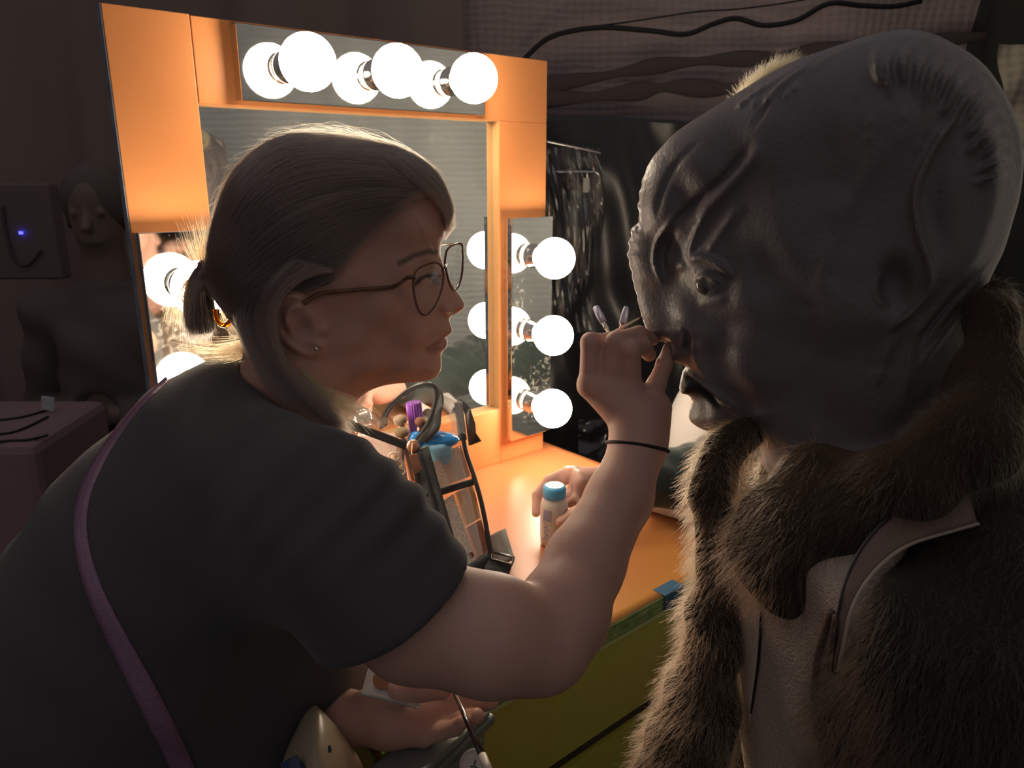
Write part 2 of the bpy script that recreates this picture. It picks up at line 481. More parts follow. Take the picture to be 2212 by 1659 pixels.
def smudged(name, rough, spots):
    """mirror with fingerprints and dust"""
    m = mat(name, (0.90, 0.92, 0.91), rough, metal=1.0); nt = m.node_tree; b = nt.nodes['Principled BSDF']
    tc = nt.nodes.new('ShaderNodeTexCoord'); n1 = nt.nodes.new('ShaderNodeTexNoise'); n1.inputs['Scale'].default_value = 9; n1.inputs['Detail'].default_value = 8
    n2 = nt.nodes.new('ShaderNodeTexNoise'); n2.inputs['Scale'].default_value = 130; n2.inputs['Detail'].default_value = 3
    mu = nt.nodes.new('ShaderNodeMath'); mu.operation = 'MULTIPLY'
    r = nt.nodes.new('ShaderNodeValToRGB'); r.color_ramp.elements[0].position = 0.29; r.color_ramp.elements[1].position = 0.42
    r.color_ramp.elements[1].color = (spots,) * 3 + (1,)
    df = nt.nodes.new('ShaderNodeBsdfDiffuse'); df.inputs[0].default_value = (0.75, 0.72, 0.65, 1)
    mx = nt.nodes.new('ShaderNodeMixShader'); out = nt.nodes['Material Output']
    nt.links.new(tc.outputs['Object'], n1.inputs['Vector']); nt.links.new(tc.outputs['Object'], n2.inputs['Vector'])
    nt.links.new(n1.outputs['Fac'], mu.inputs[0]); nt.links.new(n2.outputs['Fac'], mu.inputs[1])
    nt.links.new(mu.outputs[0], r.inputs[0]); nt.links.new(r.outputs[0], mx.inputs[0])
    nt.links.new(b.outputs[0], mx.inputs[1]); nt.links.new(df.outputs[0], mx.inputs[2]); nt.links.new(mx.outputs[0], out.inputs[0])
    return m
M['mirror'] = smudged('mirror glass', 0.015, 0.035)
M['chromedirty'] = smudged('smudged chrome plate', 0.05, 0.14)

# tabletop: orange that turns yellow then green towards its front rim
def tablemat():
    m = mat('tabletop colour', (0.76, 0.25, 0.08), 0.33, spec=0.5, bump=(40, 0.05)); nt = m.node_tree; b = nt.nodes['Principled BSDF']
    at = nt.nodes.new('ShaderNodeAttribute'); at.attribute_name = 'rim'
    tc = nt.nodes.new('ShaderNodeTexCoord'); n1 = nt.nodes.new('ShaderNodeTexNoise'); n1.inputs['Scale'].default_value = 9; n1.inputs['Detail'].default_value = 6
    ad = nt.nodes.new('ShaderNodeMath'); ad.operation = 'MULTIPLY_ADD'; ad.inputs[1].default_value = 0.35; 
    nt.links.new(tc.outputs['Object'], n1.inputs['Vector']); nt.links.new(n1.outputs['Fac'], ad.inputs[0]); nt.links.new(at.outputs['Fac'], ad.inputs[2])
    r = nt.nodes.new('ShaderNodeValToRGB'); e = r.color_ramp.elements
    e[0].position = 0.25; e[0].color = (0.50, 0.172, 0.062, 1); e[1].position = 1.12; e[1].color = (0.16, 0.26, 0.03, 1)
    k = e.new(0.80); k.color = (0.52, 0.23, 0.045, 1); k = e.new(1.0); k.color = (0.50, 0.31, 0.04, 1)
    nt.links.new(ad.outputs[0], r.inputs[0]); nt.links.new(r.outputs[0], b.inputs['Base Color']); return m
M['tabletop'] = tablemat()

# ============================================================ the makeup station
be = nrm([1.2037, 1.0378, 0]); bn = np.array([be[1], -be[0], 0]); bz = np.array([0, 0, 1.0])
def B(u, c, z): return CAM + be * u - bn * c + bz * z
TZ = -0.602
def bbox(mb, u0, u1, c0, c1, z0, z1): return mb.box(B(u0, c0, z0), be * (u1 - u0), -bn * (c1 - c0), bz * (z1 - z0))

mir = empty('makeup_mirror', B(0.7, 1.19, TZ), 'orange painted plywood board framing a mirror, standing on the makeup table', 'mirror')
C0, C1 = 1.180, 1.199
mb = MB()
bbox(mb, 0.305, 0.4185, C0, C1, TZ, 0.216)
bbox(mb, 0.4195, 1.110, C0, C1, 0.0975, 0.2145)
bbox(mb, 0.985, 1.110, C0, C1, TZ, 0.0975)
bbox(mb, 0.4185, 0.985, C0, C1, TZ, -0.482)
mb.build('frame_board', M['orange'], mir, bevel=0.0012)
mb = MB(); bbox(mb, 0.3035, 0.305, C0 + .001, C1, TZ, 0.216)
tag(mb.build('board_edge', M['greyedge'], mir), 'grey raw left edge of the board')
mb = MB()
for k in range(5):
    c = C0 + 0.0022 + k * 0.0036
    bbox(mb, 0.9836, 0.985, c, c + 0.0022, -0.482, 0.0975)
    bbox(mb, 0.4185, 0.985, c, c + 0.0022, 0.0961, 0.0975)
    bbox(mb, 0.4185, 0.985, c, c + 0.0022, -0.482, -0.4806)
tag(mb.build('plywood_edge', M['ply'], mir), 'bare layered plywood edge around the opening')
mb = MB(); bbox(mb, 0.40, 1.0, C1 + 0.0005, C1 + 0.0045, -0.50, 0.115)
mb.build('mirror_glass', M['mirror'], mir)
mb = MB(); bbox(mb, 0.33, 1.08, C1 + 0.005, C1 + 0.017, -0.56, 0.18); mb.build('backing_board', M['gapshade_back'], mir)

def fixture(pos, horiz, label, plate):
    u, z = pos; hw, hh = (0.2285, 0.0525) if horiz else (0.0565, 0.2325)
    F = empty('vanity_light_bar', B(u, 1.18, z), label, 'light bar', 'chrome bulb bars around the mirror')
    mb = MB(); bbox(mb, u - hw, u + hw, 1.1555, 1.1800, z - hh, z + hh)
    mb.build('mounting_plate', plate, F, bevel=0.0015)
    for k in (-1, 0, 1):
        uu, zz = (u + k * 0.1524, z) if horiz else (u, z - k * 0.1555)
        O = B(uu, 1.1555, zz)
        mb = MB(); mb.lathe(O, bn, [(0.0245, 0), (0.0245, 0.003), (0.0228, 0.006), (0.0222, 0.021), (0.0236, 0.0225), (0.0236, 0.0255), (0.0212, 0.027), (0.0205, 0.036), (0.0150, 0.038)], 28)
        so = mb.build('socket', M['chromerough'], F, smooth=True); mod(so, 'EDGE_SPLIT', split_angle=0.6)
        pr = []
        for q in range(17):
            t = math.radians(180 - q * 180 / 16.0)
            pr.append((0.0405 * math.sin(t), 0.0405 * math.cos(t)))
        pr = [p for p in pr if p[1] > -0.036 or p[0] > 0.02]
        pr = [(0.0145, -0.043), (0.0165, -0.037)] + [p for p in pr if p[1] > -0.034] 
        pr[-1] = (0.0004, 0.0405)
        mb = MB(); mb.lathe(B(uu, 1.091, zz), bn, pr, 40)
        mb.build('bulb', M['bulb'], F, smooth=True)
    return F
fixture((0.7025, 0.1555), True, 'horizontal chrome bar of three lit round bulbs above the mirror', M['chrome'])
fixture((1.052, -0.3175), False, 'vertical smudged chrome bar of three lit round bulbs right of the mirror', M['chromedirty'])
fixture((0.364, -0.3125), False, 'vertical chrome bar of lit round bulbs left of the mirror, behind the ponytail', M['chromedirty'])

# table
FRC = 0.612
tb = empty('makeup_table', B(0.7, 0.9, -CZ), 'orange topped makeup table with layered green front edge and panel', 'table')
nu, nc = 60, 40
us = np.linspace(0.340, 1.145, nu); cs = np.linspace(FRC, 1.22, nc)
V = []; A = []
for c in cs:
    for u_ in us:
        V.append(B(u_, c, TZ)); A.append(math.exp(-((c - FRC) / 0.11)) * 0.62 * min(1, max(0.0, (u_ - 0.45) / 0.3)) + 0.12 * min(1, max(0, (u_ - 0.8) / 0.2)) * (1 if c < 0.85 else 0.4))
Fs = [(j * nu + i, j * nu + i + 1, (j + 1) * nu + i + 1, (j + 1) * nu + i) for j in range(nc - 1) for i in range(nu - 1)]
top = mesh_np('tabletop', V, Fs, M['tabletop'], tb, True, {'rim': A})
mod(top, 'SOLIDIFY', thickness=0.018, offset=-1)
mb = MB()
for k in range(5):
    bbox(mb, 0.340, 1.145, FRC - 0.0025 - 0.0008 * (k % 2), FRC + 0.02, TZ - 0.002 - 0.0046 * (k + 1) + 0.0006, TZ - 0.002 - 0.0046 * k)
tag(mb.build('layered_edge', M['greenedge'], tb), 'layered green plywood edge')
mb = MB(); bbox(mb, 0.340, 1.145, FRC - 0.004, FRC + 0.015, TZ - 0.031, TZ - 0.0265)
M['lip'] = mat('pale green lip', (0.42, 0.50, 0.22), 0.4)
mb.build('edge_lip', M['lip'], tb)
mb = MB(); bbox(mb, 0.340, 1.14, FRC + 0.002, FRC + 0.018, TZ - 0.175, TZ - 0.031)
mb.build('apron_panel', M['green'], tb)
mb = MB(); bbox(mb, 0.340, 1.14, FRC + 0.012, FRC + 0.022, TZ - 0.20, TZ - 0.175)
mb.build('gap_shade_strip', M['gapshade_back'], tb)  # near-black strip colours in the shade of the gap between the panels
mb = MB(); bbox(mb, 0.340, 1.14, FRC + 0.002, FRC + 0.018, -CZ, TZ - 0.20)
mb.build('lower_panel', M['green'], tb)
mb = MB(); bbox(mb, 1.122, 1.14, FRC + .018, 1.2, -CZ, TZ - 0.018); mb.build('side_panel', M['green'], tb)
mb = MB(); bbox(mb, 0.340, 0.358, FRC + .018, 1.2, -CZ, TZ - 0.018); mb.build('side_panel', M['green'], tb)
# tape folded over the rim
mb = MB()
bbox(mb, 0.822, 0.868, FRC - 0.0035, FRC + 0.018, TZ + 0.0002, TZ + 0.0009)
bbox(mb, 0.822, 0.868, FRC - 0.0050, FRC - 0.0040, TZ - 0.027, TZ + 0.0009)
tag(mb.build('masking_tape', M['tape']), 'strip of blue tape folded over the green table edge', 'tape')

# ============================================================ room
def cloth_grid(nx, nz, f):
    V = [f(i / (nx - 1), j / (nz - 1)) for j in range(nz) for i in range(nx)]
    Fs = [(j * nx + i, j * nx + i + 1, (j + 1) * nx + i + 1, (j + 1) * nx + i) for j in range(nz - 1) for i in range(nx - 1)]
    return np.array(V), np.array(Fs)
def woven(name, c1, c2, sc=1.0, rough=0.75):
    m = mat(name, c1, rough, spec=0.2); nt = m.node_tree; b = nt.nodes['Principled BSDF']
    tc = nt.nodes.new('ShaderNodeTexCoord'); mp = nt.nodes.new('ShaderNodeMapping'); mp.inputs['Scale'].default_value = (sc, sc, sc)
    nt.links.new(tc.outputs['Object'], mp.inputs[0])
    outs = []
    for ax, s_ in (('X', 34), ('Z', 46)):
        wv = nt.nodes.new('ShaderNodeTexWave'); wv.bands_direction = ax; wv.inputs['Scale'].default_value = s_ * .31; wv.inputs['Distortion'].default_value = 2.5; wv.inputs['Detail'].default_value = 3
        nt.links.new(mp.outputs[0], wv.inputs['Vector']); outs.append(wv)
    a = nt.nodes.new('ShaderNodeMath'); a.operation = 'ADD'; nt.links.new(outs[0].outputs['Fac'], a.inputs[0]); nt.links.new(outs[1].outputs['Fac'], a.inputs[1])
    n1 = nt.nodes.new('ShaderNodeTexNoise'); n1.inputs['Scale'].default_value = 3; n1.inputs['Detail'].default_value = 6; nt.links.new(mp.outputs[0], n1.inputs['Vector'])
    a2 = nt.nodes.new('ShaderNodeMath'); a2.operation = 'MULTIPLY_ADD'; a2.inputs[1].default_value = 0.25; nt.links.new(a.outputs[0], a2.inputs[0]); nt.links.new(n1.outputs['Fac'], a2.inputs[2])
    r = nt.nodes.new('ShaderNodeValToRGB'); r.color_ramp.elements[0].position = 0.45; r.color_ramp.elements[1].position = 0.95
    r.color_ramp.elements[0].color = tuple(c2) + (1,); r.color_ramp.elements[1].color = tuple(c1) + (1,)
    nt.links.new(a2.outputs[0], r.inputs[0]); nt.links.new(r.outputs[0], b.inputs['Base Color'])
    bp = nt.nodes.new('ShaderNodeBump'); bp.inputs['Strength'].default_value = 0.5; bp.inputs['Distance'].default_value = 0.003
    nt.links.new(a.outputs[0], bp.inputs['Height']); nt.links.new(bp.outputs[0], b.inputs['Normal'])
    return m
M['canvas'] = woven('brown woven tarp', (0.44, 0.355, 0.34), (0.385, 0.31, 0.30))
M['tarp'] = woven('pale woven tarp', (0.82, 0.88, 0.88), (0.66, 0.71, 0.70))
M['plastic'] = mat('black plastic sheet', (0.03, 0.03, 0.033), 0.30, spec=0.6, bump=(6, 0.8, 6))
M['clearfilm'] = glassy('crinkled clear film', (0.93, 0.92, 0.90), 0.05, 0.2, .5, .8)
M['floor'] = mat('dark floor', (0.04, 0.035, 0.035), 0.6, bump=(10, 0.2))
M['cable'] = mat('black cable rubber', (0.012, 0.011, 0.012), 0.5)

def Y0(x, y, yh):
    r = ray(x, y); return CAM + r * (yh / r[1])
def st(o): return tag(o, kind='structure')
# back wall: woven tarp that hangs with slow folds
V, Fq = cloth_grid(160, 80, lambda s, t: (-3.2 + 5.6 * s, 2.75 + 0.03 * math.sin(23 * s + 2 * math.sin(5 * t)) + 0.02 * math.sin(61 * s + 3 * t) + 0.012 * math.sin(9 * t + 4 * s), 2.6 * t))
st(mesh_np('wall_back', V, Fq, M['canvas']))
V, Fq = cloth_grid(120, 80, lambda s, t: (1.22 + 0.02 * math.sin(31 * s) + 0.012 * math.sin(12 * t + 7 * s), 1.68 - 3.3 * s, 2.6 * t))
st(mesh_np('wall_right', V, Fq, M['tarp']))
V, Fq = cloth_grid(40, 60, lambda s, t: (1.52 + 0.02 * math.sin(17 * s), 2.75 - 0.62 * s, 2.6 * t))
st(mesh_np('wall_right_return', V, Fq, mat('black wall cloth', (0.035, 0.040, 0.032), 0.9, bump=(14, 0.5))))
V, Fq = cloth_grid(30, 30, lambda s, t: tuple(Y0(2158 + 90 * s + 5 * math.sin(4 * t), 95 + 215 * t, 2.0 - .0 * s) + np.array([0, .012 * math.sin(9 * t + 4 * s), 0])))
tag(mesh_np('tarp_patch', V, Fq, woven('olive woven tarp', (0.42, 0.38, 0.29), (0.30, 0.27, 0.20))), 'pale woven tarp piece hanging at the far right edge behind the bald head', 'tarp')
V, Fq = cloth_grid(60, 40, lambda s, t: (-3.2 + 0.02 * math.sin(31 * s), -1.6 + 4.4 * s, 2.6 * t))
M['darkdrape'] = mat('dark drape', (0.31, 0.235, 0.205), 0.9, bump=(20, 0.4))
st(mesh_np('wall_left', V, Fq, M['darkdrape']))
mb = MB(); mb.box((-3.2, -1.6, -0.02), (5.4, 0, 0), (0, 4.5, 0), (0, 0, 0.02)); st(mb.build('floor', M['floor']))
# dark drape on the left of the back wall
V, Fq = cloth_grid(160, 60, lambda s, t: (-2.9 + 2.75 * s, 2.62 + 0.05 * math.sin(38 * s + 1.5 * math.sin(4 * t)) + 0.025 * math.sin(90 * s) * (1 - t), 0.02 + 2.45 * t))
mesh = mesh_np('curtain', V, Fq, M['darkdrape']); mod(mesh, 'SOLIDIFY', thickness=0.004)
tag(mesh, 'dark heavy drape hanging left of the orange mirror board', 'curtain')
# black plastic sheet hung on the lower back wall, right of the board
def pf(s, t):
    x = -0.10 + 2.1 * s; z = 0.04 + 1.47 * t
    fold = 0.03 * math.sin(26 * s + 2.2 * math.sin(7 * t)) + 0.014 * math.sin(70 * s + 9 * t) + 0.01 * math.sin(31 * t + 11 * s)
    sag = 0.02 * math.sin(9 * s) * t
    return (x, 2.60 + fold * (0.4 + 0.6 * (1 - t)), z + sag)
V, Fq = cloth_grid(200, 120, pf)
mesh = mesh_np('plastic_sheet', V, Fq, M['plastic']); mod(mesh, 'SOLIDIFY', thickness=0.002)
tag(mesh, 'glossy black plastic sheet hung low on the back wall right of the mirror', 'sheet')
# tarp folds: darker bands are loose folds of the tarp hanging over ropes
def pxw(x, y, Y):
    r = ray(x, y); return CAM + r * (Y / r[1])
mb = MB(); mb.tube(catmull([pxw(x, y, 2.66) for x, y in [(1130, 130), (1190, 80), (1290, 60), (1400, 66), (1480, 74), (1540, 52), (1590, 40), (1650, 55), (1720, 44), (1790, 8), (1860, 12), (1930, 14), (1990, 2)]], 8), 0.0085, 8)
tag(mb.build('power_cable', M['cable'], smooth=True), 'thick black cable drooping along the top of the brown tarp wall', 'cable')
mb = MB(); mb.tube(catmull([pxw(x, y, 2.67) for x, y in [(1250, 62), (1380, 44), (1500, 26), (1590, 20), (1700, 6), (1800, -14)]], 8), 0.0028, 8)
tag(mb.build('thin_cable', M['cable'], smooth=True), 'thin black cable strung above the thick cable on the tarp wall', 'cable')
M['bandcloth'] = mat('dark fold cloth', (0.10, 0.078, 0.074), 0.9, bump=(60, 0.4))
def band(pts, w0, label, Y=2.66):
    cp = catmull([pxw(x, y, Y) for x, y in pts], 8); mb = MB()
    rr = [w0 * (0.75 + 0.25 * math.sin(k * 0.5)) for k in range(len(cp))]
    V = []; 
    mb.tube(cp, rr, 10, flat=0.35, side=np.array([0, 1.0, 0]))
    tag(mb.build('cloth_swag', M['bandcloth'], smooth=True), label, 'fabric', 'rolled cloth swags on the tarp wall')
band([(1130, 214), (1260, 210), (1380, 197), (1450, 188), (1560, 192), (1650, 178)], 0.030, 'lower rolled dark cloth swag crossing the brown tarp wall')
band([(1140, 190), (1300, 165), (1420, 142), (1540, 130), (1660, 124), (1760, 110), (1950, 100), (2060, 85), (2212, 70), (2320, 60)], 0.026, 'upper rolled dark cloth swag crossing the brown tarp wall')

# clear film garment bag hanging on the plastic sheet
hb = empty('garment_bag', pxw(1240, 330, 2.50), 'crinkled clear plastic bag hanging against the black sheet beside the bulbs', 'bag')
mb = MB(); mb.tube(catmull([pxw(x, y, 2.53) for x, y in [(1176, 305), (1240, 318), (1300, 332)]], 6), 0.004, 8); mb.build('hanging_rail', M['chromerough'], hb, smooth=True)
def gf(s, t):
    p = pxw(1172 + 120 * s + 14 * math.sin(5 * t), 318 + 400 * t, 2.54)
    return p + np.array([0, 0.016 * math.sin(11 * s + 4 * t) + 0.008 * math.sin(17 * t + 6 * s) + 0.003 * math.sin(43 * s - 20 * t), 0])
V, Fq = cloth_grid(70, 110, gf); mesh_np('film', V, Fq, M['clearfilm'], hb)
mb = MB(); p = pxw(1266, 400, 2.515); mb.cbox(p, (0.018, 0.002, 0.045))
tag(mb.build('paper_tag', mat('tag paper', (0.7, 0.68, 0.62), 0.7), hb), 'small white tag')
mb = MB(); mb.tube(catmull([pxw(x, y, 2.525) for x, y in [(1200, 372), (1270, 372), (1292, 376), (1296, 400)]], 6), 0.005, 8); mb.build('hook', M['chromerough'], hb, smooth=True)
# folded clear film on the sheet low by the wrist
def gf2(s, t):
    p = pxw(1250 + 150 * s, 905 + 110 * t + 8 * math.sin(9 * s), 2.52)
    return p + np.array([0, 0.02 * math.sin(9 * s + 5 * t) + 0.008 * math.sin(17 * t + 9 * s), 0])
V, Fq = cloth_grid(50, 40, gf2); o = mesh_np('plastic_wrap', V, Fq, M['clearfilm']); tag(o, 'loose clear plastic wrap low on the black sheet, left of the raised wrist', 'plastic wrap')

# dim left corner: covered crate with cables, box with a blue light
M['purplecloth'] = mat('dusty mauve cover', (0.30, 0.19, 0.20), 0.85, bump=(30, 0.4))
M['boxmat'] = mat('dark case', (0.19, 0.145, 0.135), 0.6, bump=(20, 0.3))
M['blueled'] = mat('blue indicator', (0.02, 0.02, 0.4), 0.4, emis=((0.05, 0.05, 1.0), 6))
c = pxw(-60, 1100, 1.9)
mb = MB(); mb.box((-1.9, 1.45, 0.0), (0.93, 0.0, 0), (-0.02, 0.33, 0), (0, 0, 0.82))
o = mb.build('covered_crate', M['purplecloth'], bevel=0.02); tag(o, 'low crate under a dusty mauve cover in the dim left corner', 'crate')
for k, (y0, y1, y2, lab) in enumerate([(905, 898, 885, 'thin black cable lying highest across the mauve crate cover'), (935, 922, 900, 'thin black cable in the middle of the mauve crate cover'), (952, 950, 940, 'thin black cable lying lowest across the mauve crate cover')]):
    mb = MB(); n_ = 1.675; mb.tube(catmull([CAM + ray(x, y) * ((.8225 - CZ) / ray(x, y)[2]) for x, y in [(-40, y0 + 6), (20, y0), (60, y1), (104, y2)]], 6), 0.0028, 6)
    tag(mb.build('loose_cable', M['cable'], smooth=True), lab, 'cable')
dv = empty('equipment_case', pxw(60, 500, 2.3), 'dark square device with a tiny blue light hanging at the far left', 'device')
mb = MB(); p = pxw(58, 500, 2.3); mb.cbox(p, (0.20, 0.06, 0.28)); mb.build('case_body', M['boxmat'], dv, bevel=0.008)
mb = MB(); mb.cbox(pxw(45, 503, 2.262), (0.011, 0.003, 0.008)); mb.build('indicator_light', M['blueled'], dv)
mb = MB(); mb.tube(catmull([pxw(x, y, 2.262) for x, y in [(5, 445), (12, 500), (30, 560), (60, 572), (88, 540)]], 6), 0.004, 6); mb.build('strap', mat('grey strap', (0.10, 0.08, 0.08), 0.6), dv, smooth=True)
# ============================================================ the make-up artist
def skinmat(name, col, **k):
    m = mat(name, col, 0.5, spec=0.35, bump=(420, 0.10, 2), sss=0.35, **k); return m
M['skin'] = skinmat('skin', (0.64, 0.39, 0.31), var=(14, (0.58, 0.33, 0.25), 0.3))
attrmix(M['skin'], 'lip', (0.52, 0.26, 0.22)); attrmix(M['skin'], 'dark', (0.05, 0.03, 0.025))
M['shirt'] = mat('black cotton', (0.078, 0.074, 0.074), 0.85, spec=0.15, sheen=0.15, bump=(700, 0.35, 2))
M['hair'] = hairmat('brown hair', (0.19, 0.125, 0.098), 0.32)
M['hairblond'] = hairmat('blond hair ends', (0.52, 0.32, 0.14), 0.32)
M['haircap'] = mat('brown hair mass', (0.11, 0.083, 0.07), 0.6, spec=0.3, bump=(120, 0.4))

FW = Frame(700, 560, 0.76)
head_out = [(960, 505), (953, 525), (951, 545), (954, 560), (963, 590), (976, 612), (990, 634), (1001, 650), (1003, 661), (997, 670), (985, 677), (972, 684), (971, 692), (974, 702), (977, 711), (974, 720), (965, 726), (963, 729), (966, 736), (965, 748), (957, 757), (953, 766), (954, 780), (953, 795), (946, 808), (934, 817), (915, 822), (886, 824), (850, 826), (820, 832), (794, 843), (772, 860), (755, 885), (742, 915), (720, 960), (600, 960), (560, 840), (540, 760), (500, 690), (470, 620), (462, 540), (478, 450), (510, 380), (560, 330), (640, 305), (740, 310), (830, 325), (900, 360), (940, 410), (958, 460)]
WA = [(560, 400, .070), (650, 480, .074), (700, 380, .066), (820, 400, .060), (900, 420, .055), (935, 480, .052), (880, 480, .058), (925, 545, .046), (948, 560, .020, .022), (968, 600, .0115, .020), (990, 640, .0125, .018), (998, 660, .0125, .016), (972, 664, .0175, .016), (945, 650, .026, .03), (966, 700, .022, .022), (965, 720, .024, .020), (960, 745, .023, .020), (945, 705, .032, .035), (945, 790, .022, .030), (930, 770, .032, .040), (905, 640, .048, .05), (880, 700, .050), (870, 590, .057), (800, 640, .064), (860, 780, .045, .04), (780, 760, .056, .05), (740, 700, .064), (720, 600, .070), (700, 800, .056), (820, 820, .042, .04), (700, 900, .056), (560, 740, .058), (500, 560, .066), (480, 480, .060), (640, 840, .056)]
HD = Relief(FW, head_out, WA, 0.014, step=0.0011, smooth=2)
HD.blob(905, 592, .017, .011, -.0085)            # eye socket
HD.blob(912, 596, .0085, .006, .0050)            # eyeball
HD.stroke([(930, 598), (915, 590), (898, 592), (886, 602)], .0016, .0016)      # upper lid
HD.stroke([(930, 603), (915, 606), (900, 606), (888, 604)], .0012, .0009)      # lower lid
HD.stroke([(945, 560), (915, 548), (880, 556), (850, 580)], .006, .0028)       # brow bone
HD.blob(958, 662, .0062, .0050, .0052)           # wing of the nose
HD.stroke([(946, 650), (942, 664), (950, 674), (962, 676)], .0016, -.0022)
HD.blob(976, 676, .0045, .0018, -.0035)          # nostril
HD.stroke([(966, 728), (950, 732), (932, 738), (917, 743)], .0016, -.0035)     # mouth line
HD.stroke([(972, 716), (950, 722), (925, 736)], .0038, .0014)                  # upper lip
HD.stroke([(964, 742), (948, 746), (926, 746)], .0044, .0017)                  # lower lip
HD.blob(952, 762, .008, .003, -.0025)
HD.blob(912, 744, .004, .005, -.0022)
HD.blob(860, 655, .024, .017, .0035)             # cheek
HD.blob(800, 770, .03, .012, .002)
# ear
ear = [(662, 622), (640, 612), (616, 618), (600, 640), (598, 670), (612, 700), (640, 722), (664, 733), (686, 732), (695, 720), (692, 705)]
HD.blob(648, 668, .020, .029, .012, ang=0.35, pw=6)
HD.stroke(ear, .0042, .0085, taper=0.05)
HD.stroke([(672, 640), (650, 634), (630, 645), (626, 668), (640, 690)], .0032, .0045)
HD.blob(660, 682, .0075, .010, -.0085)
HD.stroke([(640, 628), (618, 645), (616, 672), (632, 700)], .0022, -.0035)
HD.blob(682, 718, .008, .008, .0035)
HD.blob(700, 684, .004, .007, .006)              # tragus
HD.B = blur(HD.B, 1)

# right (near) arm: shoulder, elbow, wrist
sR = P(665, 1115, 0.625); elR = P(1172, 1392, 0.605); wrR = P(1378, 965, 0.745)
upm = P(900, 1335, 0.595); fam = P(1262, 1218, 0.662); fam2 = P(1338, 1075, 0.707)
armR = [sR, upm, P(1060, 1372, 0.590), elR]; armRr = [.048, .0455, .0430, .0385]
foreR = [P(1150, 1400, 0.600), P(1212, 1330, 0.622), fam, fam2, wrR]; foreRr = [.036, .0375, .0335, .0292, .0258]
hand = []   # (points, radii)
pal = P(1380, 918, 0.750)
mcp = [P(1276, 832, 0.760), P(1318, 838, 0.755), P(1362, 846, 0.752), P(1404, 856, 0.754)]
fin = [
  ([mcp[0], P(1276, 740, 0.752), P(1312, 738, 0.768), P(1338, 726, 0.782)], [.0118, .0098, .0086, .0072]),
  ([mcp[1], P(1331, 738, 0.742), P(1380, 723, 0.758), P(1410, 733, 0.772)], [.0120, .0100, .0086, .0066]),
  ([mcp[2], P(1362, 756, 0.736), P(1389, 748, 0.752), P(1402, 766, 0.766)], [.0115, .0096, .0084, .0070]),
  ([mcp[3], P(1418, 830, 0.762), P(1436, 786, 0.768), P(1444, 752, 0.773)], [.0105, .0094, .0082, .0056]),
]
thumb = ([P(1352, 905, 0.765), P(1318, 838, 0.790), P(1326, 775, 0.800), P(1342, 735, 0.796)], [.016, .0125, .0105, .0085])
def dR(p):
    d = chain(p, armR, armRr, .02)
    d = smin(d, chain(p, foreR, foreRr, .012), .006)
    hb = None
    for m_, r_ in zip(mcp, (.0135, .0135, .013, .0120)):
        c = cone(p, pal, m_, .0225, r_); hb = c if hb is None else smin(hb, c, .010)
    hb = smin(hb, cone(p, wrR, pal, .0255, .0238), .010)
    # heel of the hand on the outer side
    hb = smin(hb, cone(p, P(1412, 935, .752), P(1424, 880, .756), .012, .0125), .012)
    hb = smin(hb, chain(p, *thumb), .006)
    for k, (q, r_) in enumerate(fin): hb = smin(hb, chain(p, q, r_, .0035), .0050)
    hb = smin(hb, cone(p, P(1303, 752, .757), P(1310, 832, .757), .0078, .0095), .005)
    for m_ in mcp[:3]: hb = smin(hb, np.linalg.norm(p - (m_ - cF * .004), axis=1) - .0112, .006)
    return smin(d, hb, .012)
# left (far) arm: hand lies palm up under the near arm
sL = P(560, 900, 0.92); elL = P(520, 1600, 0.83)
wrL = P(742, 1552, 0.765); palL = P(845, 1556, 0.762)
foreL = [elL, P(640, 1575, 0.79), wrL]; foreLr = [.040, .034, .0265]
mcpL = [P(925, 1512, 0.775), P(935, 1535, 0.770), P(930, 1562, 0.764), P(915, 1588, 0.757)]
finL = [([mcpL[0], P(985, 1500, .775), P(1020, 1495, .772), P(1045, 1494, .765)], [.0105, .0095, .0088, .0078]),
        ([mcpL[1], P(990, 1526, .772), P(1035, 1520, .766), P(1060, 1516, .758)], [.0108, .0098, .009, .0080]),
        ([mcpL[2], P(980, 1556, .764), P(1015, 1552, .752), P(1030, 1546, .742)], [.0105, .0092, .0084, .0074]),
        ([mcpL[3], P(955, 1580, .752), P(985, 1572, .742), P(1000, 1560, .735)], [.0098, .0086, .0078, .0068])]
thumbL = ([P(790, 1520, .755), P(860, 1495, .742), P(915, 1488, .738), P(955, 1492, .742)], [.014, .0125, .011, .009])
def dL(p):
    d = chain(p, [sL, elL], [.055, .042], .01); d = smin(d, chain(p, foreL, foreLr), .012)
    hb = None
    for m_, r_ in zip(mcpL, (.0125, .0128, .0125, .0120)):
        c = cone(p, palL, m_, .0235, r_); hb = c if hb is None else smin(hb, c, .010)
    hb = smin(hb, cone(p, wrL, palL, .0255, .0235), .010)
    hb = smin(hb, chain(p, *thumbL), .008)
    for q, r_ in finL: hb = smin(hb, chain(p, q, r_, .0025), .0035)
    return smin(d, hb, .01)
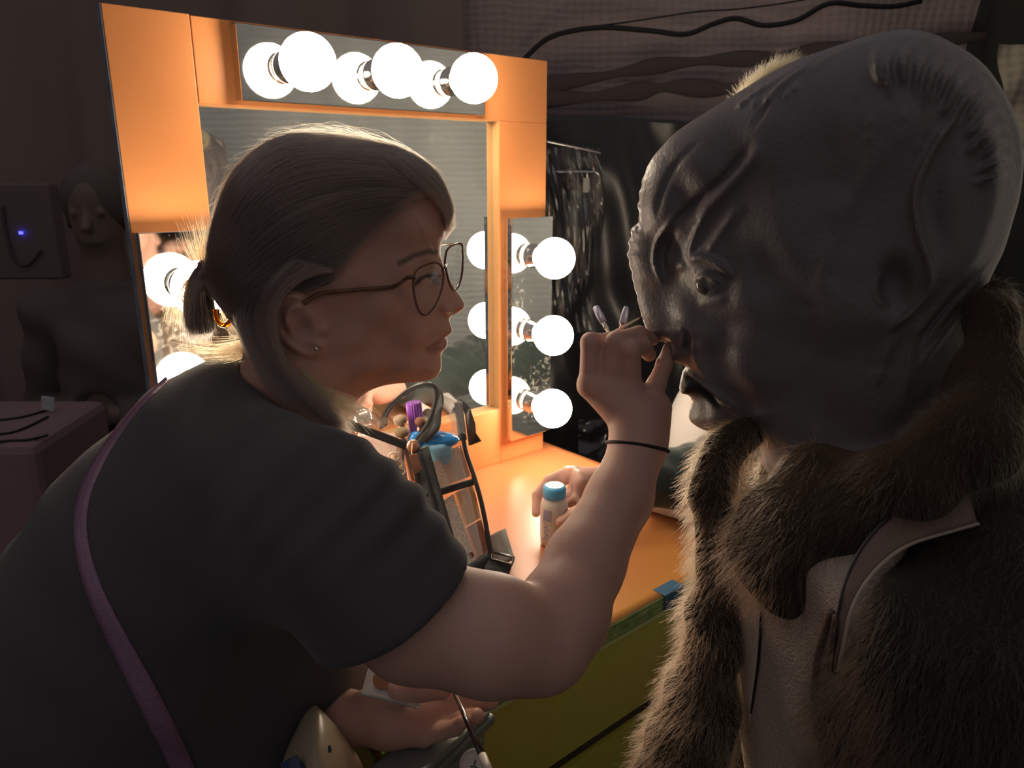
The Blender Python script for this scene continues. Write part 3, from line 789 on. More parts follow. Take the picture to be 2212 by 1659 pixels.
# trunk (under the shirt)
FT = Frame(430, 1150, 0.80)
torso_out = [(560, 780), (505, 775), (430, 795), (345, 845), (285, 900), (230, 965), (150, 1025), (95, 1085), (40, 1165), (-30, 1260), (-110, 1400), (-160, 1600), (-140, 1850), (60, 1990), (330, 1980), (480, 1850), (560, 1700), (660, 1590), (735, 1510), (775, 1440), (800, 1340), (810, 1220), (800, 1110), (770, 1010), (715, 955), (665, 900), (605, 835)]
TW = [(600, 860, .075, .06), (500, 850, .10, .09), (640, 960, .15, .11), (400, 900, .155, .12), (250, 1000, .165, .13), (500, 1100, .185, .15), (100, 1200, .165, .14), (300, 1300, .165, .15), (0, 1500, .16, .14), (400, 1500, .15, .13), (650, 1300, .155, .12), (730, 1100, .13, .10), (700, 1480, .12, .09), (300, 1750, .16, .14), (560, 1640, .13, .09)]
TB = Relief(FT, torso_out, TW, 0.05, step=0.004, smooth=6)
skinlo = np.array([-.62, .42, .40]); skinhi = np.array([.20, 1.02, 1.72])
neckA = P(640, 800, .765); neckB = P(590, 960, .80)
def dskin(p):
    d = smin(HD.dist(p), cone(p, neckA, neckB, .050, .062), .02)
    d = smin(d, TB.dist(p) + .024, .02)
    d = smin(d, dR(p), .012)
    return smin(d, dL(p), .012)
def projpx(p):
    q = p - CAM; z = q @ cF; return 1106 + FPX * (q @ cR) / z, 829.5 - FPX * (q @ cU) / z
def segd(x, y, pts):
    best = np.full(len(x), 1e9)
    for i in range(len(pts) - 1):
        x0, y0 = pts[i]; ex, ey = pts[i + 1][0] - x0, pts[i + 1][1] - y0; L = ex * ex + ey * ey + 1e-12
        t = np.clip(((x - x0) * ex + (y - y0) * ey) / L, 0, 1)
        best = np.minimum(best, np.hypot(x - x0 - t * ex, y - y0 - t * ey))
    return best
def frmark(fr, pts, wd):
    pl = fr.pts(pts)
    def f(p):
        a, b, y = fr.loc(p); return np.clip(1.5 - segd(a, b, pl) / wd, 0, 1)
    return f
_lip = frmark(FW, [(973, 717), (960, 722), (940, 730), (920, 742)], .0034); _lip2 = frmark(FW, [(964, 740), (950, 743), (925, 744)], .0034)
_brow = frmark(FW, [(938, 541), (915, 536), (885, 541), (852, 556)], .0026)
_lash = frmark(FW, [(934, 594), (915, 588), (898, 590), (884, 602)], .0018)
wo = empty('person', P(430, 1150, .80) * [1, 1, 0], 'person in black t-shirt and glasses leaning in with a fine brush, hair tied back', 'person')
body = sdf_mesh('body', dskin, skinlo, skinhi, .0022, M['skin'], wo,
    attr={'lip': lambda p: np.maximum(_lip(p), _lip2(p)), 'dark': lambda p: np.clip(np.maximum(_brow(p) * .75, _lash(p) * .9), 0, 1)})

# t-shirt
cuff = P(862, 1305, 0.585); slv = nrm(P(1000, 1400, 0.59) - P(640, 1060, .60))
cuffn = nrm(.54 * cR - .84 * cU + .25 * cF)
fold_f = [P(880, 1085, .56), P(700, 940, .66)]
def dshirt(p):
    d = TB.dist(p)
    s_ = chain(p, [P(610, 1050, .66), P(690, 1115, .622), P(775, 1205, .600), P(872, 1330, .590), P(970, 1420, .588)], [.054, .062, .061, .057, .054], .03)
    # soft creases over the shoulder
    q = (p - sR); al = q @ slv
    cr = .0030 * np.sin(al * 210 + 14 * (q @ cF)) * np.exp(-((al - .06) / .07) ** 2) * (1 / (1 + np.exp(-(q @ cU + .01) * 90)))
    cr += .0012 * np.sin((p @ np.array([31, 17, 43.])) * 1.6) + .0018 * np.sin(p @ np.array([23, 40, -19.]))
    s2 = cone(p, P(560, 900, .90), P(640, 1150, .88), .07, .075)
    d = smin(smin(d, s_, .10), s2, .04) - .002 + cr
    neck = ((p - P(610, 800, .765)) @ nrm(P(575, 700, .75) - P(650, 940, .79) + .06 * cR))
    # sleeve opening
    cut = (p - cuff) @ cuffn
    near = np.linalg.norm(p - P(900, 1345, .59), axis=1) - .16
    d = smax(d, smin(-near * -1.0, cut, .001) if False else np.where(near < 0, cut, -1.0), .004)
    return smax(d, -(cone(p, neckA + (neckA - neckB) * 1.2, neckB, .054, .050)), .008)
shirt = sdf_mesh('t_shirt', dshirt, skinlo - .08, skinhi + .05, .0032, M['shirt'], wo)

# hair: a shell over the skull, then strands
hair_out = [(972, 500), (980, 480), (978, 445), (966, 410), (948, 375), (920, 347), (880, 322), (830, 307), (775, 298), (720, 294), (650, 284), (600, 290), (565, 310), (530, 338), (500, 372), (480, 415), (464, 460), (453, 505), (448, 545), (446, 585), (455, 625), (480, 665), (510, 705), (535, 745), (560, 790), (600, 840), (680, 900), (745, 942), (760, 900), (740, 800), (800, 700), (900, 600)]
HW = [(a[0], a[1], a[2] + .0045) + tuple(a[3:]) for a in WA if not (a[0] > 945 and a[1] > 555)] + [(640, 860, .074), (700, 900, .068), (560, 790, .074, .018), (600, 850, .074, .018), (535, 740, .068, .018), (650, 900, .070, .018), (600, 650, .073)]
HR = Relief(FW, hair_out, HW, 0.02, step=0.0014, smooth=3)
HR.stroke([(945, 400), (870, 350), (760, 330), (640, 335)], .004, .0015); HR.stroke([(900, 420), (800, 400), (680, 420), (560, 500)], .004, -.0015)
reg = HR.region([(985, 505), (990, 430), (960, 340), (860, 290), (640, 260), (520, 310), (440, 440), (425, 600), (470, 690), (530, 780), (600, 860), (690, 915), (752, 955), (740, 900), (700, 840), (676, 780), (640, 768), (604, 748), (583, 712), (584, 670), (590, 640), (606, 612), (640, 600), (672, 600), (700, 596), (716, 585), (730, 560), (752, 520), (800, 465), (862, 425), (918, 400), (944, 420), (958, 460), (964, 500)])
def dhair(p):
    d = HR.dist(p); a, b, y = FW.loc(p)
    st_ = .0007 * np.sin(900 * (a * .35 + b) + 3 * np.sin(60 * a))
    d = smax(d, reg(p), .004)
    return d
hlo, hhi = FW.to(-.16, -.24, -.10), FW.to(.16, .14, .10)
lo = np.minimum(hlo, hhi) - .06; hi = np.maximum(hlo, hhi) + .06
hairmesh = sdf_mesh('hair', dhair, lo, hi, .0022, M['haircap'], wo)

def onhair(x, y, off, R_=HR, fr=FW, side=-1):
    a, b = fr.ab(x, y); hgt = R_.height(np.array([a]), np.array([b]))[0] + off
    return fr.to(a, b, side * hgt)
guides = [
 [(968, 452), (905, 343), (790, 301), (650, 288), (545, 330), (478, 428), (452, 520), (448, 572), (436, 598)],
 [(955, 425), (880, 362), (770, 335), (650, 330), (560, 380), (500, 470), (468, 545), (452, 585), (436, 600)],
 [(930, 410), (850, 385), (750, 385), (650, 405), (570, 460), (515, 530), (480, 575), (455, 598), (438, 604)],
 [(870, 432), (800, 430), (710, 455), (630, 495), (570, 540), (525, 580), (485, 602), (458, 610), (438, 608)],
 [(800, 475), (745, 500), (680, 535), (620, 570), (570, 600), (525, 620), (488, 628), (460, 622), (438, 614)],
 [(735, 560), (700, 590), (650, 600), (600, 625), (560, 655), (525, 665), (490, 655), (462, 635), (440, 618)]]
def paths(gs, n, jit, off0, off1, end=None, fr=FW, R_=HR, both=True):
    G = np.array([catmull(g, 3) for g in gs]); out = []
    for i in range(n):
        t = rng.random() * (len(gs) - 1); k = int(t); f = t - k
        pth = G[k] * (1 - f) + G[min(k + 1, len(gs) - 1)] * f
        s0 = int(rng.random() ** 2 * 8) if both else 0
        pth = pth + rng.normal(0, jit, 2) + np.cumsum(rng.normal(0, jit * .12, pth.shape), 0)
        idx = np.linspace(s0, len(pth) - 1, 12).astype(int); pth = pth[idx]
        sd = -1 if (rng.random() < .72 or not both) else 1
        off = off0 + (off1 - off0) * rng.random()
        out.append([onhair(x, y, off, R_, fr, sd) for x, y in pth])
    return np.array(out)
strands('strand', paths(guides, 4200, 4.0, -.0005, .0022), .00011, M['hair'], hairmesh)
gl_ = [[(862, 436), (810, 480), (762, 530), (715, 575), (672, 604), (640, 618)], [(840, 440), (780, 470), (720, 520), (670, 570), (630, 610), (606, 640)], [(800, 455), (730, 500), (680, 545), (630, 590), (600, 625), (590, 660)]]
strands('strand', paths(gl_, 900, 4.0, -.0005, .0018), .00011, M['hair'], hairmesh)
# bangs over the forehead and the single long strand across the brow
bg = [[(880, 330), (925, 358), (955, 395), (970, 440), (974, 492)], [(860, 335), (905, 372), (940, 412), (962, 455), (966, 500)], [(830, 345), (880, 390), (925, 430), (950, 470), (958, 512)]]
B1 = paths(bg, 420, 3.0, .0005, .004, both=False)
strands('bang_strand', B1, .00011, M['hair'], hairmesh)
strands('bang_strand', paths([bg[0]], 60, 4.0, .001, .005, both=False), .00008, M['hairblond'], hairmesh)
strands('bang_strand', paths([[(868, 440), (890, 480), (915, 520), (940, 558)], [(872, 438), (896, 482), (920, 520), (945, 556)]], 9, 1.0, .0006, .0012, both=False), .00010, M['hair'], hairmesh)
# loose flyaways over the crown
fl = []
for i in range(260):
    x0 = rng.uniform(480, 940); 
    gk = catmull(guides[0], 4); k = rng.integers(2, len(gk) - 14); base = gk[k]; nxt = gk[k + rng.integers(4, 12)]
    h_ = rng.uniform(.001, .010)
    p0 = onhair(base[0], base[1] + 3, 0, side=rng.choice([-1, 1])); p1 = onhair(nxt[0], nxt[1] + 3, 0, side=-1)
    mid = (p0 + p1) / 2 + np.array([rng.normal(0, .004), 0, h_ + .004]); tip = p1 + nrm(p1 - mid) * rng.uniform(0, .02) + np.array([0, 0, rng.uniform(0, h_)])
    fl.append(catmull([p0, mid, tip], 4)[:9])
strands('flyaway_strand', np.array(fl), .00010, M['hairblond'], hairmesh)
# hair falling behind the ear to the shoulder, blond at the ends
def free(gs, n, jit, dep, drag=.0, nn=12, ljit=.1):
    """gs guides of (x, y, depth)"""
    G = np.array([catmull(g, 4) for g in gs]); out = []
    for i in range(n):
        t = rng.random() * (len(gs) - 1); k = min(int(t), len(gs) - 2) if len(gs) > 1 else 0; f = t - k
        pth = G[k] * (1 - f) + G[min(k + 1, len(gs) - 1)] * f
        e = int(len(pth) * (1 - rng.random() * ljit)); pth = pth[np.linspace(0, max(e - 1, 3), nn).astype(int)]
        o_ = rng.normal(0, 1, 2) * jit; gr = np.linspace(.4, 1.2, nn)[:, None]
        xy = pth[:, :2] + o_ * gr; dz = pth[:, 2] + rng.normal(0, dep)
        out.append([P(x, y, d) for (x, y), d in zip(xy, dz)])
    return np.array(out)
fallg = [[(720, 585, .690), (655, 600, .682), (600, 650, .680), (590, 730, .685), (620, 800, .690), (670, 860, .692), (718, 915, .694)],
         [(640, 560, .682), (590, 610, .682), (570, 690, .690), (592, 770, .694), (640, 840, .696), (700, 890, .696), (750, 930, .694)],
         [(600, 590, .69), (560, 650, .70), (560, 720, .705), (600, 790, .700), (660, 850, .700), (720, 900, .700), (748, 958, .70)],
         [(550, 620, .70), (512, 680, .705), (528, 740, .70), (562, 800, .692), (612, 862, .69), (675, 915, .695), (735, 958, .70)]]
strands('side_strand', free(fallg, 3600, 8, .004), .00011, M['hair'], hairmesh)
endg = [[(640, 820, .700), (680, 860, .698), (712, 900, .696), (738, 945, .694)], [(660, 810, .705), (710, 860, .702), (760, 890, .70), (800, 915, .70)], [(640, 790, .710), (700, 840, .706), (770, 870, .70), (835, 935, .70)]]
o = strands('blond_strand', free(endg, 520, 7, .004, ljit=.4), .00015, M['hairblond'], hairmesh)
tag(o, 'pale blond ends of the loose side hair')
# ponytail: dark drooping loop plus thin lit wisps
pd = .755
mb = MB()
mb.tube(catmull([P(466, 594, pd), P(446, 600, pd), P(434, 620, pd), P(430, 655, pd), P(433, 690, pd), P(438, 722, pd)], 6), [.0135, .0135, .0135, .0135, .0135, .0135, .0135, .0135, .0132, .0130, .0130, .0130, .0130, .0130, .0128, .0126, .0140, .0142, .0145, .0147, .0148, .0148, .0148, .0147, .0145, .0142, .0138, .013, .012, .010, .007], 14)
pt = mb.build('ponytail', M['haircap'], wo, smooth=True)
ptg = [[(470, 585, pd), (440, 588, pd), (410, 612, pd), (404, 655, pd), (406, 700, pd), (410, 738, pd)], [(470, 600, pd - .012), (446, 604, pd - .012), (424, 625, pd - .012), (415, 665, pd - .012), (416, 705, pd - .01), (420, 742, pd - .006)], [(470, 612, pd), (455, 618, pd), (440, 640, pd), (450, 670, pd), (454, 700, pd), (458, 736, pd)]]
strands('ponytail_strand', free(ptg, 1500, 6, .006, ljit=.2), .00012, M['hair'], pt)
wg = [[(440, 600, pd), (418, 560, pd), (400, 520, pd), (396, 478, pd)], [(446, 596, pd), (440, 550, pd), (432, 500, pd), (418, 455, pd)], [(450, 590, pd), (446, 550, pd), (440, 510, pd), (436, 480, pd)]]
w1 = free(wg, 240, 13, .006, ljit=.6)
wg = [[(440, 600, pd), (400, 610, pd), (376, 650, pd), (362, 712, pd)], [(442, 604, pd), (410, 620, pd), (392, 665, pd), (384, 722, pd)]]
w2 = free(wg, 180, 9, .006, ljit=.4)
wg = [[(560, 730, .745), (520, 740, .75), (460, 752, .755), (372, 742, .76)], [(575, 745, .742), (530, 755, .75), (460, 764, .755), (400, 758, .76)], [(560, 735, .74), (540, 758, .745), (515, 770, .75), (470, 770, .75)]]
w3 = free(wg, 420, 9, .008, ljit=.6)
wg = [[(470, 640, pd), (500, 650, pd), (522, 690, pd), (530, 735, pd)], [(480, 640, pd), (480, 680, pd), (500, 710, pd), (540, 740, pd)]]
w4 = free(wg, 160, 9, .006, ljit=.5)
M['hairwarm'] = hairmat('warm brown stray hair', (0.24, 0.095, 0.030), 0.35)
tag(strands('wisp', np.concatenate([w1, w2, w3, w4]), .00014, M['hairwarm'], pt), 'thin lit wisps around the ponytail')
mb = MB(); q = []
for t in np.linspace(0, 2 * math.pi, 18, endpoint=False): q.append(P(446, 602, pd) + cU * .0155 * math.cos(t) + cF * .0155 * math.sin(t) - cR * .002 * math.cos(t))
mb.tube(q, .0032, 8, closed=True); mb.build('hair_elastic', mat('mauve elastic', (0.12, 0.07, 0.09), 0.7), wo, smooth=True)
M['amber'] = mat('amber plastic', (0.95, 0.28, 0.02), 0.08, trans=0.85, ior=1.48)
mb = MB(); q = [P(x, y, .748) for x, y in [(467, 668), (470, 690), (480, 702), (492, 700), (500, 692)]]
mb.tube(catmull(q, 5), .0055, 10, flat=.5); mb.build('hair_clip', M['amber'], wo, smooth=True)
mb = MB(); p = onhair(683, 719, .0055, HD); mb.ell(p, (.0022, .0022, .0022)); mb.build('earring', mat('steel stud', (.8, .8, .8), .1, metal=1), wo, smooth=True)
# eye
mb = MB(); a, b = FW.ab(926, 599); 
mb.ell(FW.to(a, b, -(HD.height(np.array([a]), np.array([b]))[0] - .0085)), (.0095, .0095, .0095)); mb.build('eyeball', mat('eye', (0.45, 0.42, 0.40), 0.1), wo, smooth=True)
lash = []
for i in range(70):
    t = i / 69; x, y = catmull([(940, 596), (922, 588), (902, 589), (888, 600)], 23)[i]
    p0 = onhair(x, y, .0005, HD); lash.append([p0, p0 + np.array([.003, -.002, .0008]) * 1.0, p0 + np.array([.0060 - .004 * t, -.003, .0034])])
strands('eyelash', np.array(lash), .00012, M['haircap'], wo)
# wrist elastic and purple shoulder strap
mb = MB(); q = []
ax = nrm(pal - wrR); s1 = nrm(np.cross(ax, cF)); s2_ = np.cross(ax, s1); cc = P(1377, 966, .745)
for t in np.linspace(0, 2 * math.pi, 32, endpoint=False):
    dirv = s1 * math.cos(t) + s2_ * math.sin(t); r_ = .024
    for _ in range(30):
        if dskin((cc + dirv * r_)[None])[0] > .0004: break
        r_ += .0006
    q.append(cc + dirv * r_ + ax * .0035 * math.cos(t + .9))
mb.tube(q, .0017, 8, closed=True)
hb_ = mb.build('hair_tie', mat('black elastic', (0.02, 0.012, 0.014), 0.7), smooth=True); tag(hb_, 'thin dark hair tie worn around the raised wrist', 'hair tie')
def march(x, y, fn, d0, d1, step=.002):
    """first hit of the outer surface along the view from a point in the room"""
    r = ray(x, y); ds = np.arange(d0, d1, step); v = fn(CAM + ds[:, None] * r); k = np.argmax(v < 0)
    return CAM + r * (ds[k] if v[k] < 0 else d1), v[k] < 0
sp = catmull([(362, 818), (330, 848), (290, 888), (250, 940), (212, 1000), (186, 1055), (174, 1110), (176, 1170), (190, 1235), (214, 1300), (246, 1365), (280, 1430), (312, 1490), (342, 1550), (372, 1610), (400, 1670), (425, 1730)], 4)
V = []; lastd = .8
for i, (x, y) in enumerate(sp):
    t = sp[min(i + 1, len(sp) - 1)] - sp[max(i - 1, 0)]; t = t / np.linalg.norm(t); nn = np.array([-t[1], t[0]])
    hw = 5 + 9 * min(1, max(0, (y - 850) / 220)) + 11 * min(1, max(0, (y - 1150) / 350))
    for s_ in (-1, -.33, .33, 1):
        p, ok = march(x + nn[0] * hw * s_, y + nn[1] * hw * s_, dshirt, .35, 1.1)
        if ok: lastd = (p - CAM) @ cF
        else: p = P(x + nn[0] * hw * s_, y + nn[1] * hw * s_, lastd)
        V.append(p - nrm(p - CAM) * .002)
V = np.array(V).reshape(-1, 4, 3)
for _ in range(3):
    V[1:-1] = (V[:-2] + 2 * V[1:-1] + V[2:]) / 4
V = V.reshape(-1, 3)
Fs = np.array([(i * 4 + j, i * 4 + j + 1, (i + 1) * 4 + j + 1, (i + 1) * 4 + j) for i in range(len(sp) - 1) for j in range(3)])
M['purple'] = mat('glittery purple strap', (0.24, 0.12, 0.30), 0.28, spec=0.8, bump=(900, 0.8), var=(500, (0.40, 0.2, 0.22), 0.1), coat=.6)
o = mesh_np('shoulder_strap', V, Fs, M['purple']); mod(o, 'SOLIDIFY', thickness=0.002, offset=0)
tag(o, 'narrow shiny purple strap running down the back of the black t-shirt', 'strap')

# glasses
gl = empty('eyeglasses', P(945, 580, .75), 'clear-lensed glasses with thin brown rims worn by the person in black', 'glasses')
M['tort'] = mat('brown tortoiseshell rim', (0.07, 0.022, 0.014), 0.14, spec=0.6, var=(90, (0.22, 0.08, 0.03), 0.2), coat=.5)
M['lens'] = glassy('lens', (0.97, 0.97, 0.97), 0.03, 0.02, 0.0, 0.12)
def rimpts(L, d): return catmull([P(x, y, dd) for (x, y), dd in zip(L, d)], 6, True)
nr_ = [(894, 600), (900, 584), (920, 572), (942, 567), (955, 578), (958, 596), (954, 625), (940, 660), (922, 680), (908, 676), (898, 652), (893, 622)]
nd_ = [.697, .698, .703, .711, .722, .724, .720, .714, .706, .700, .697, .696]
fr_ = [(962, 556), (966, 540), (978, 530), (996, 527), (999, 545), (999, 580), (995, 605), (988, 622), (980, 628), (972, 615), (965, 590), (961, 570)]
fd_ = [.752, .753, .760, .775, .785, .789, .788, .780, .773, .762, .755, .752]
for L_, D_ in ((nr_, nd_), (fr_, fd_)):
    q = rimpts(L_, D_); mb = MB(); mb.tube(q, .0011, 8, closed=True); mb.build('rim', M['tort'], gl, smooth=True)
    c_ = q.mean(0) ; V = [c_] + list(q); n_ = len(q); mesh_np('lens', V, [(0, 1 + i, 1 + (i + 1) % n_) for i in range(n_)], M['lens'], gl, False)
mb = MB(); mb.tube(catmull([P(956, 584, .723), P(962, 574, .737), P(964, 568, .752)], 5), .0012, 8); mb.build('bridge', M['tort'], gl, smooth=True)
tp = [(896, 600), (880, 600), (840, 601), (790, 604), (740, 606), (690, 612), (660, 628)]
V = []
for i, (x, y) in enumerate(tp):
    if i < 2: V.append(P(x, y, .694))
    else:
        q = onhair(x, y, .004, HD); V.append(q)
mb = MB(); cv = catmull(V, 5); mb.tube(cv, [.0024] * len(cv), 8, flat=.9); mb.build('temple', M['tort'], gl, smooth=True)
mb = MB(); mb.tube(catmull([P(998, 530, .778), P(985, 527, .80), P(960, 529, .83), P(930, 533, .85), P(900, 540, .862)], 5), .0014, 8, flat=.6); mb.build('temple', M['tort'], gl, smooth=True)
# ============================================================ the actor in the grey prosthetic head
FA = Frame(1790, 500, 0.70)
M['latex'] = mat('grey prosthetic skin', (0.185, 0.165, 0.168), 0.42, spec=0.4, bump=(260, 0.35, 4), var=(9, (0.15, 0.135, 0.133), 0.2))
attrmix(M['latex'], 'lip', (0.018, 0.012, 0.012))
al_out = [(1954, 66), (1888, 76), (1832, 93), (1760, 117), (1710, 136), (1655, 164), (1610, 192), (1566, 219), (1522, 246), (1466, 283), (1433, 316), (1411, 343), (1396, 374), (1386, 412), (1382, 450), (1384, 474), (1371, 486), (1363, 511), (1360, 535), (1358, 552), (1363, 575), (1367, 595), (1370, 615), (1376, 633), (1380, 655), (1387, 680), (1397, 708), (1408, 727), (1422, 736), (1440, 739), (1444, 748), (1446, 764), (1456, 779), (1470, 784), (1484, 789), (1476, 799), (1473, 812), (1470, 824), (1469, 838), (1477, 848), (1488, 850), (1494, 858), (1492, 872), (1487, 889), (1490, 903), (1500, 914), (1522, 926), (1548, 933), (1580, 932), (1612, 930), (1630, 945), (1643, 965), (1646, 990), (1658, 1015), (1680, 1060), (1720, 1110), (1900, 1150), (2100, 1080), (2135, 960), (2122, 883), (2119, 816), (2117, 750), (2110, 690), (2120, 640), (2143, 585), (2165, 539), (2183, 480), (2198, 428), (2206, 373), (2208, 328), (2202, 284), (2187, 243), (2165, 200), (2133, 153), (2098, 121), (2054, 95), (2010, 75)]
AW = [(1900, 250, .088), (2050, 350, .086), (1700, 300, .078), (1560, 340, .066), (1450, 420, .052, .04), (1420, 560, .030, .03), (1400, 640, .020, .025), (1410, 700, .021, .022), (1440, 715, .025, .025), (1460, 770, .030, .025), (1490, 820, .026, .02), (1500, 900, .028, .03), (1560, 600, .060, .05), (1520, 680, .046, .04), (1540, 780, .045, .04), (1580, 860, .042, .04), (1650, 600, .070), (1650, 760, .066), (1750, 500, .080), (1850, 600, .082), (1750, 880, .060), (1900, 800, .070), (2050, 700, .064), (2000, 900, .062), (1750, 1000, .058), (2000, 520, .085), (1850, 1080, .07), (2150, 300, .074)]
AH = Relief(FA, al_out, AW, 0.016, step=0.00115, smooth=2, sub=4)
# brow and forehead folds
AH.stroke([(1433, 318), (1408, 352), (1397, 395), (1394, 440), (1391, 484), (1386, 500)], .0016, -.0050)
AH.stroke([(1440, 325), (1416, 360), (1406, 400), (1402, 450), (1398, 490)], .0028, .0028)
AH.stroke([(1500, 425), (1466, 478), (1440, 508), (1430, 532), (1428, 556), (1436, 585), (1441, 610)], .0022, .0060, skew=.0)
AH.stroke([(1488, 480), (1455, 515), (1444, 556), (1452, 590)], .0040, -.0045)
AH.stroke([(1650, 300), (1610, 350), (1570, 395), (1533, 422), (1490, 462), (1466, 484)], .0030, -.0050)
AH.stroke([(1670, 310), (1625, 365), (1580, 415), (1540, 450), (1500, 490)], .0045, .0048)
AH.stroke([(1560, 440), (1530, 480), (1512, 520), (1500, 552)], .0028, .0040)
AH.stroke([(1620, 430), (1570, 500), (1545, 540)], .0040, .0030)
AH.stroke([(1540, 300), (1480, 360), (1450, 420), (1440, 470)], .0030, -.0028)
AH.stroke([(1500, 556), (1520, 546), (1545, 545), (1575, 560), (1602, 588)], .0032, .0085)
AH.blob(1487, 565, .005, .004, .0040); AH.blob(1462, 560, .007, .009, .0030)
AH.blob(1515, 608, .024, .019, -.0115); AH.blob(1545, 600, .011, .0075, .0060)
AH.stroke([(1518, 594), (1545, 580), (1576, 598)], .0024, .0050); AH.stroke([(1524, 612), (1548, 616), (1574, 606)], .0015, .0014)
AH.stroke([(1520, 640), (1555, 636), (1590, 622)], .004, .0020)
AH.blob(1650, 580, .016, .02, -.003); AH.blob(1640, 690, .022, .02, .004)
AH.blob(1540, 712, .013, .018, .0048, ang=-.4)
# nose wing, folds round the mouth
AH.blob(1466, 716, .0105, .0100, .0062); AH.stroke([(1476, 694), (1488, 706), (1488, 724), (1478, 738)], .0018, .0035)
AH.stroke([(1492, 690), (1500, 712), (1498, 735), (1486, 750)], .0030, -.0048)
AH.blob(1448, 733, .006, .003, -.005)
AH.stroke([(1505, 692), (1508, 730), (1516, 765), (1540, 800), (1580, 840)], .0032, .0020)
AH.stroke([(1478, 787), (1500, 796), (1522, 806), (1552, 824), (1580, 842), (1610, 866)], .0026, .0058, skew=.0)
AH.stroke([(1484, 800), (1510, 812), (1540, 832), (1575, 858)], .0038, -.0075)
AH.blob(1484, 838, .007, .005, .0040); AH.blob(1510, 868, .009, .010, .0020); AH.blob(1530, 850, .012, .010, -.003)
AH.blob(1560, 900, .02, .01, .003)
# crest: parallel folds up to the crown
AH.stroke([(1766, 140), (1730, 170), (1690, 205), (1655, 262)], .0032, .0060)
AH.stroke([(1800, 122), (1740, 148), (1680, 185), (1620, 225), (1600, 245)], .0028, .0045)
AH.stroke([(1748, 165), (1712, 190), (1672, 235), (1640, 290)], .0022, -.0045)
AH.stroke([(1900, 100), (1830, 118), (1780, 145), (1740, 185)], .003, .0035)
for x_, y_ in ((1632, 215), (1650, 198), (1640, 232), (1612, 232), (1706, 218), (1725, 205), (1668, 226)): AH.blob(x_, y_, .0028, .0035, .0035)
# ribbed arc over the back of the head
arc = catmull([(1890, 105), (1940, 108), (2000, 118), (2050, 140), (2095, 172), (2130, 215), (2155, 268), (2168, 325), (2170, 380)], 40)
sel = arc[np.linspace(0, len(arc) - 1, 14).astype(int)]; cx_, cy_ = 1905, 430
for i, (x_, y_) in enumerate(sel):
    dx, dy = cx_ - x_, cy_ - y_; L_ = math.hypot(dx, dy); dx /= L_; dy /= L_
    ln = 135 - 5 * abs(i - 5) + 14 * math.sin(i * 2.1)
    bend = 34
    AH.stroke([(x_, y_), (x_ + dx * ln * .5 - dy * bend * .3, y_ + dy * ln * .5 + dx * bend * .3), (x_ + dx * ln, y_ + dy * ln)], .0030, 0.0120 if i % 2 == 0 else .0095, taper=.5)
    AH.blob(x_ - dx * 22, y_ - dy * 22, .0034, .0034, .0065)
    if i > 6: AH.blob(x_ + 14 * dy - dx * 4, y_ - 14 * dx - dy * 4, .0035, .0045, -.0055)
# the long lobed ridge behind the ear
lobe = [(2050, 262), (2015, 292), (1990, 330), (1971, 368), (1960, 400), (1957, 430), (1960, 465), (1967, 498), (1978, 528), (1986, 556), (1987, 595), (1972, 622), (1950, 645), (1925, 668), (1905, 690)]
AH.stroke(lobe, .0028, .0095, taper=.12)
AH.stroke([(2060, 280), (2024, 318), (2000, 370), (1990, 430), (1998, 500), (2010, 560)], .010, -.0060)
AH.stroke([(2050, 262), (2090, 290), (2118, 350), (2120, 420), (2105, 480), (2080, 540), (2040, 600)], .009, .0065, taper=.2)
AH.stroke([(1900, 560), (1885, 590), (1890, 620), (1910, 640)], .0030, .0040)
AH.blob(1918, 592, .0125, .020, -.0130, pw=3)
AH.stroke([(1895, 300), (1860, 380), (1820, 450), (1790, 540), (1770, 620)], .007, .0026)
AH.stroke([(2130, 540), (2080, 600), (2020, 660), (1970, 730)], .0034, .0040); AH.stroke([(2110, 590), (2060, 650), (2000, 720), (1960, 770)], .0034, .0036)
AH.stroke([(2080, 540), (2030, 610), (1985, 665), (1945, 700)], .0034, .0036); AH.stroke([(2118, 540), (2068, 600), (2008, 660), (1955, 735)], .0024, -.0040)
AH.stroke([(1990, 620), (1960, 690), (1950, 760), (1940, 830)], .004, .0030); AH.stroke([(1930, 680), (1900, 740), (1885, 800)], .004, .0025)
AH.stroke([(1640, 940), (1670, 980), (1690, 1030)], .003, -.003); AH.stroke([(1700, 900), (1720, 960), (1730, 1040)], .005, .003)
AH.stroke([(1760, 860), (1790, 960), (1800, 1050)], .006, .003)
for i in range(26):
    x_ = 1900 + rng.uniform(-60, 230); y_ = rng.uniform(215, 330); AH.blob(x_, y_, .003, .0045, rng.uniform(-.0016, .0022))
for i in range(60):
    x_ = rng.uniform(1420, 2150); y_ = rng.uniform(150, 900); AH.blob(x_, y_, rng.uniform(.006, .016), rng.uniform(.006, .016), rng.uniform(-.0012, .0012))
AH.B = AH.B * 1.15
def notch(p):
    a, b, y = FA.loc(p); a0, b0 = FA.ab(1366, 560)
    return .0011 * np.sin(b * 520) * np.exp(-((a - a0) / .012) ** 2) * np.exp(-((b - b0 - .045) / .07) ** 2)
FB = Frame(1800, 1300, 0.70)
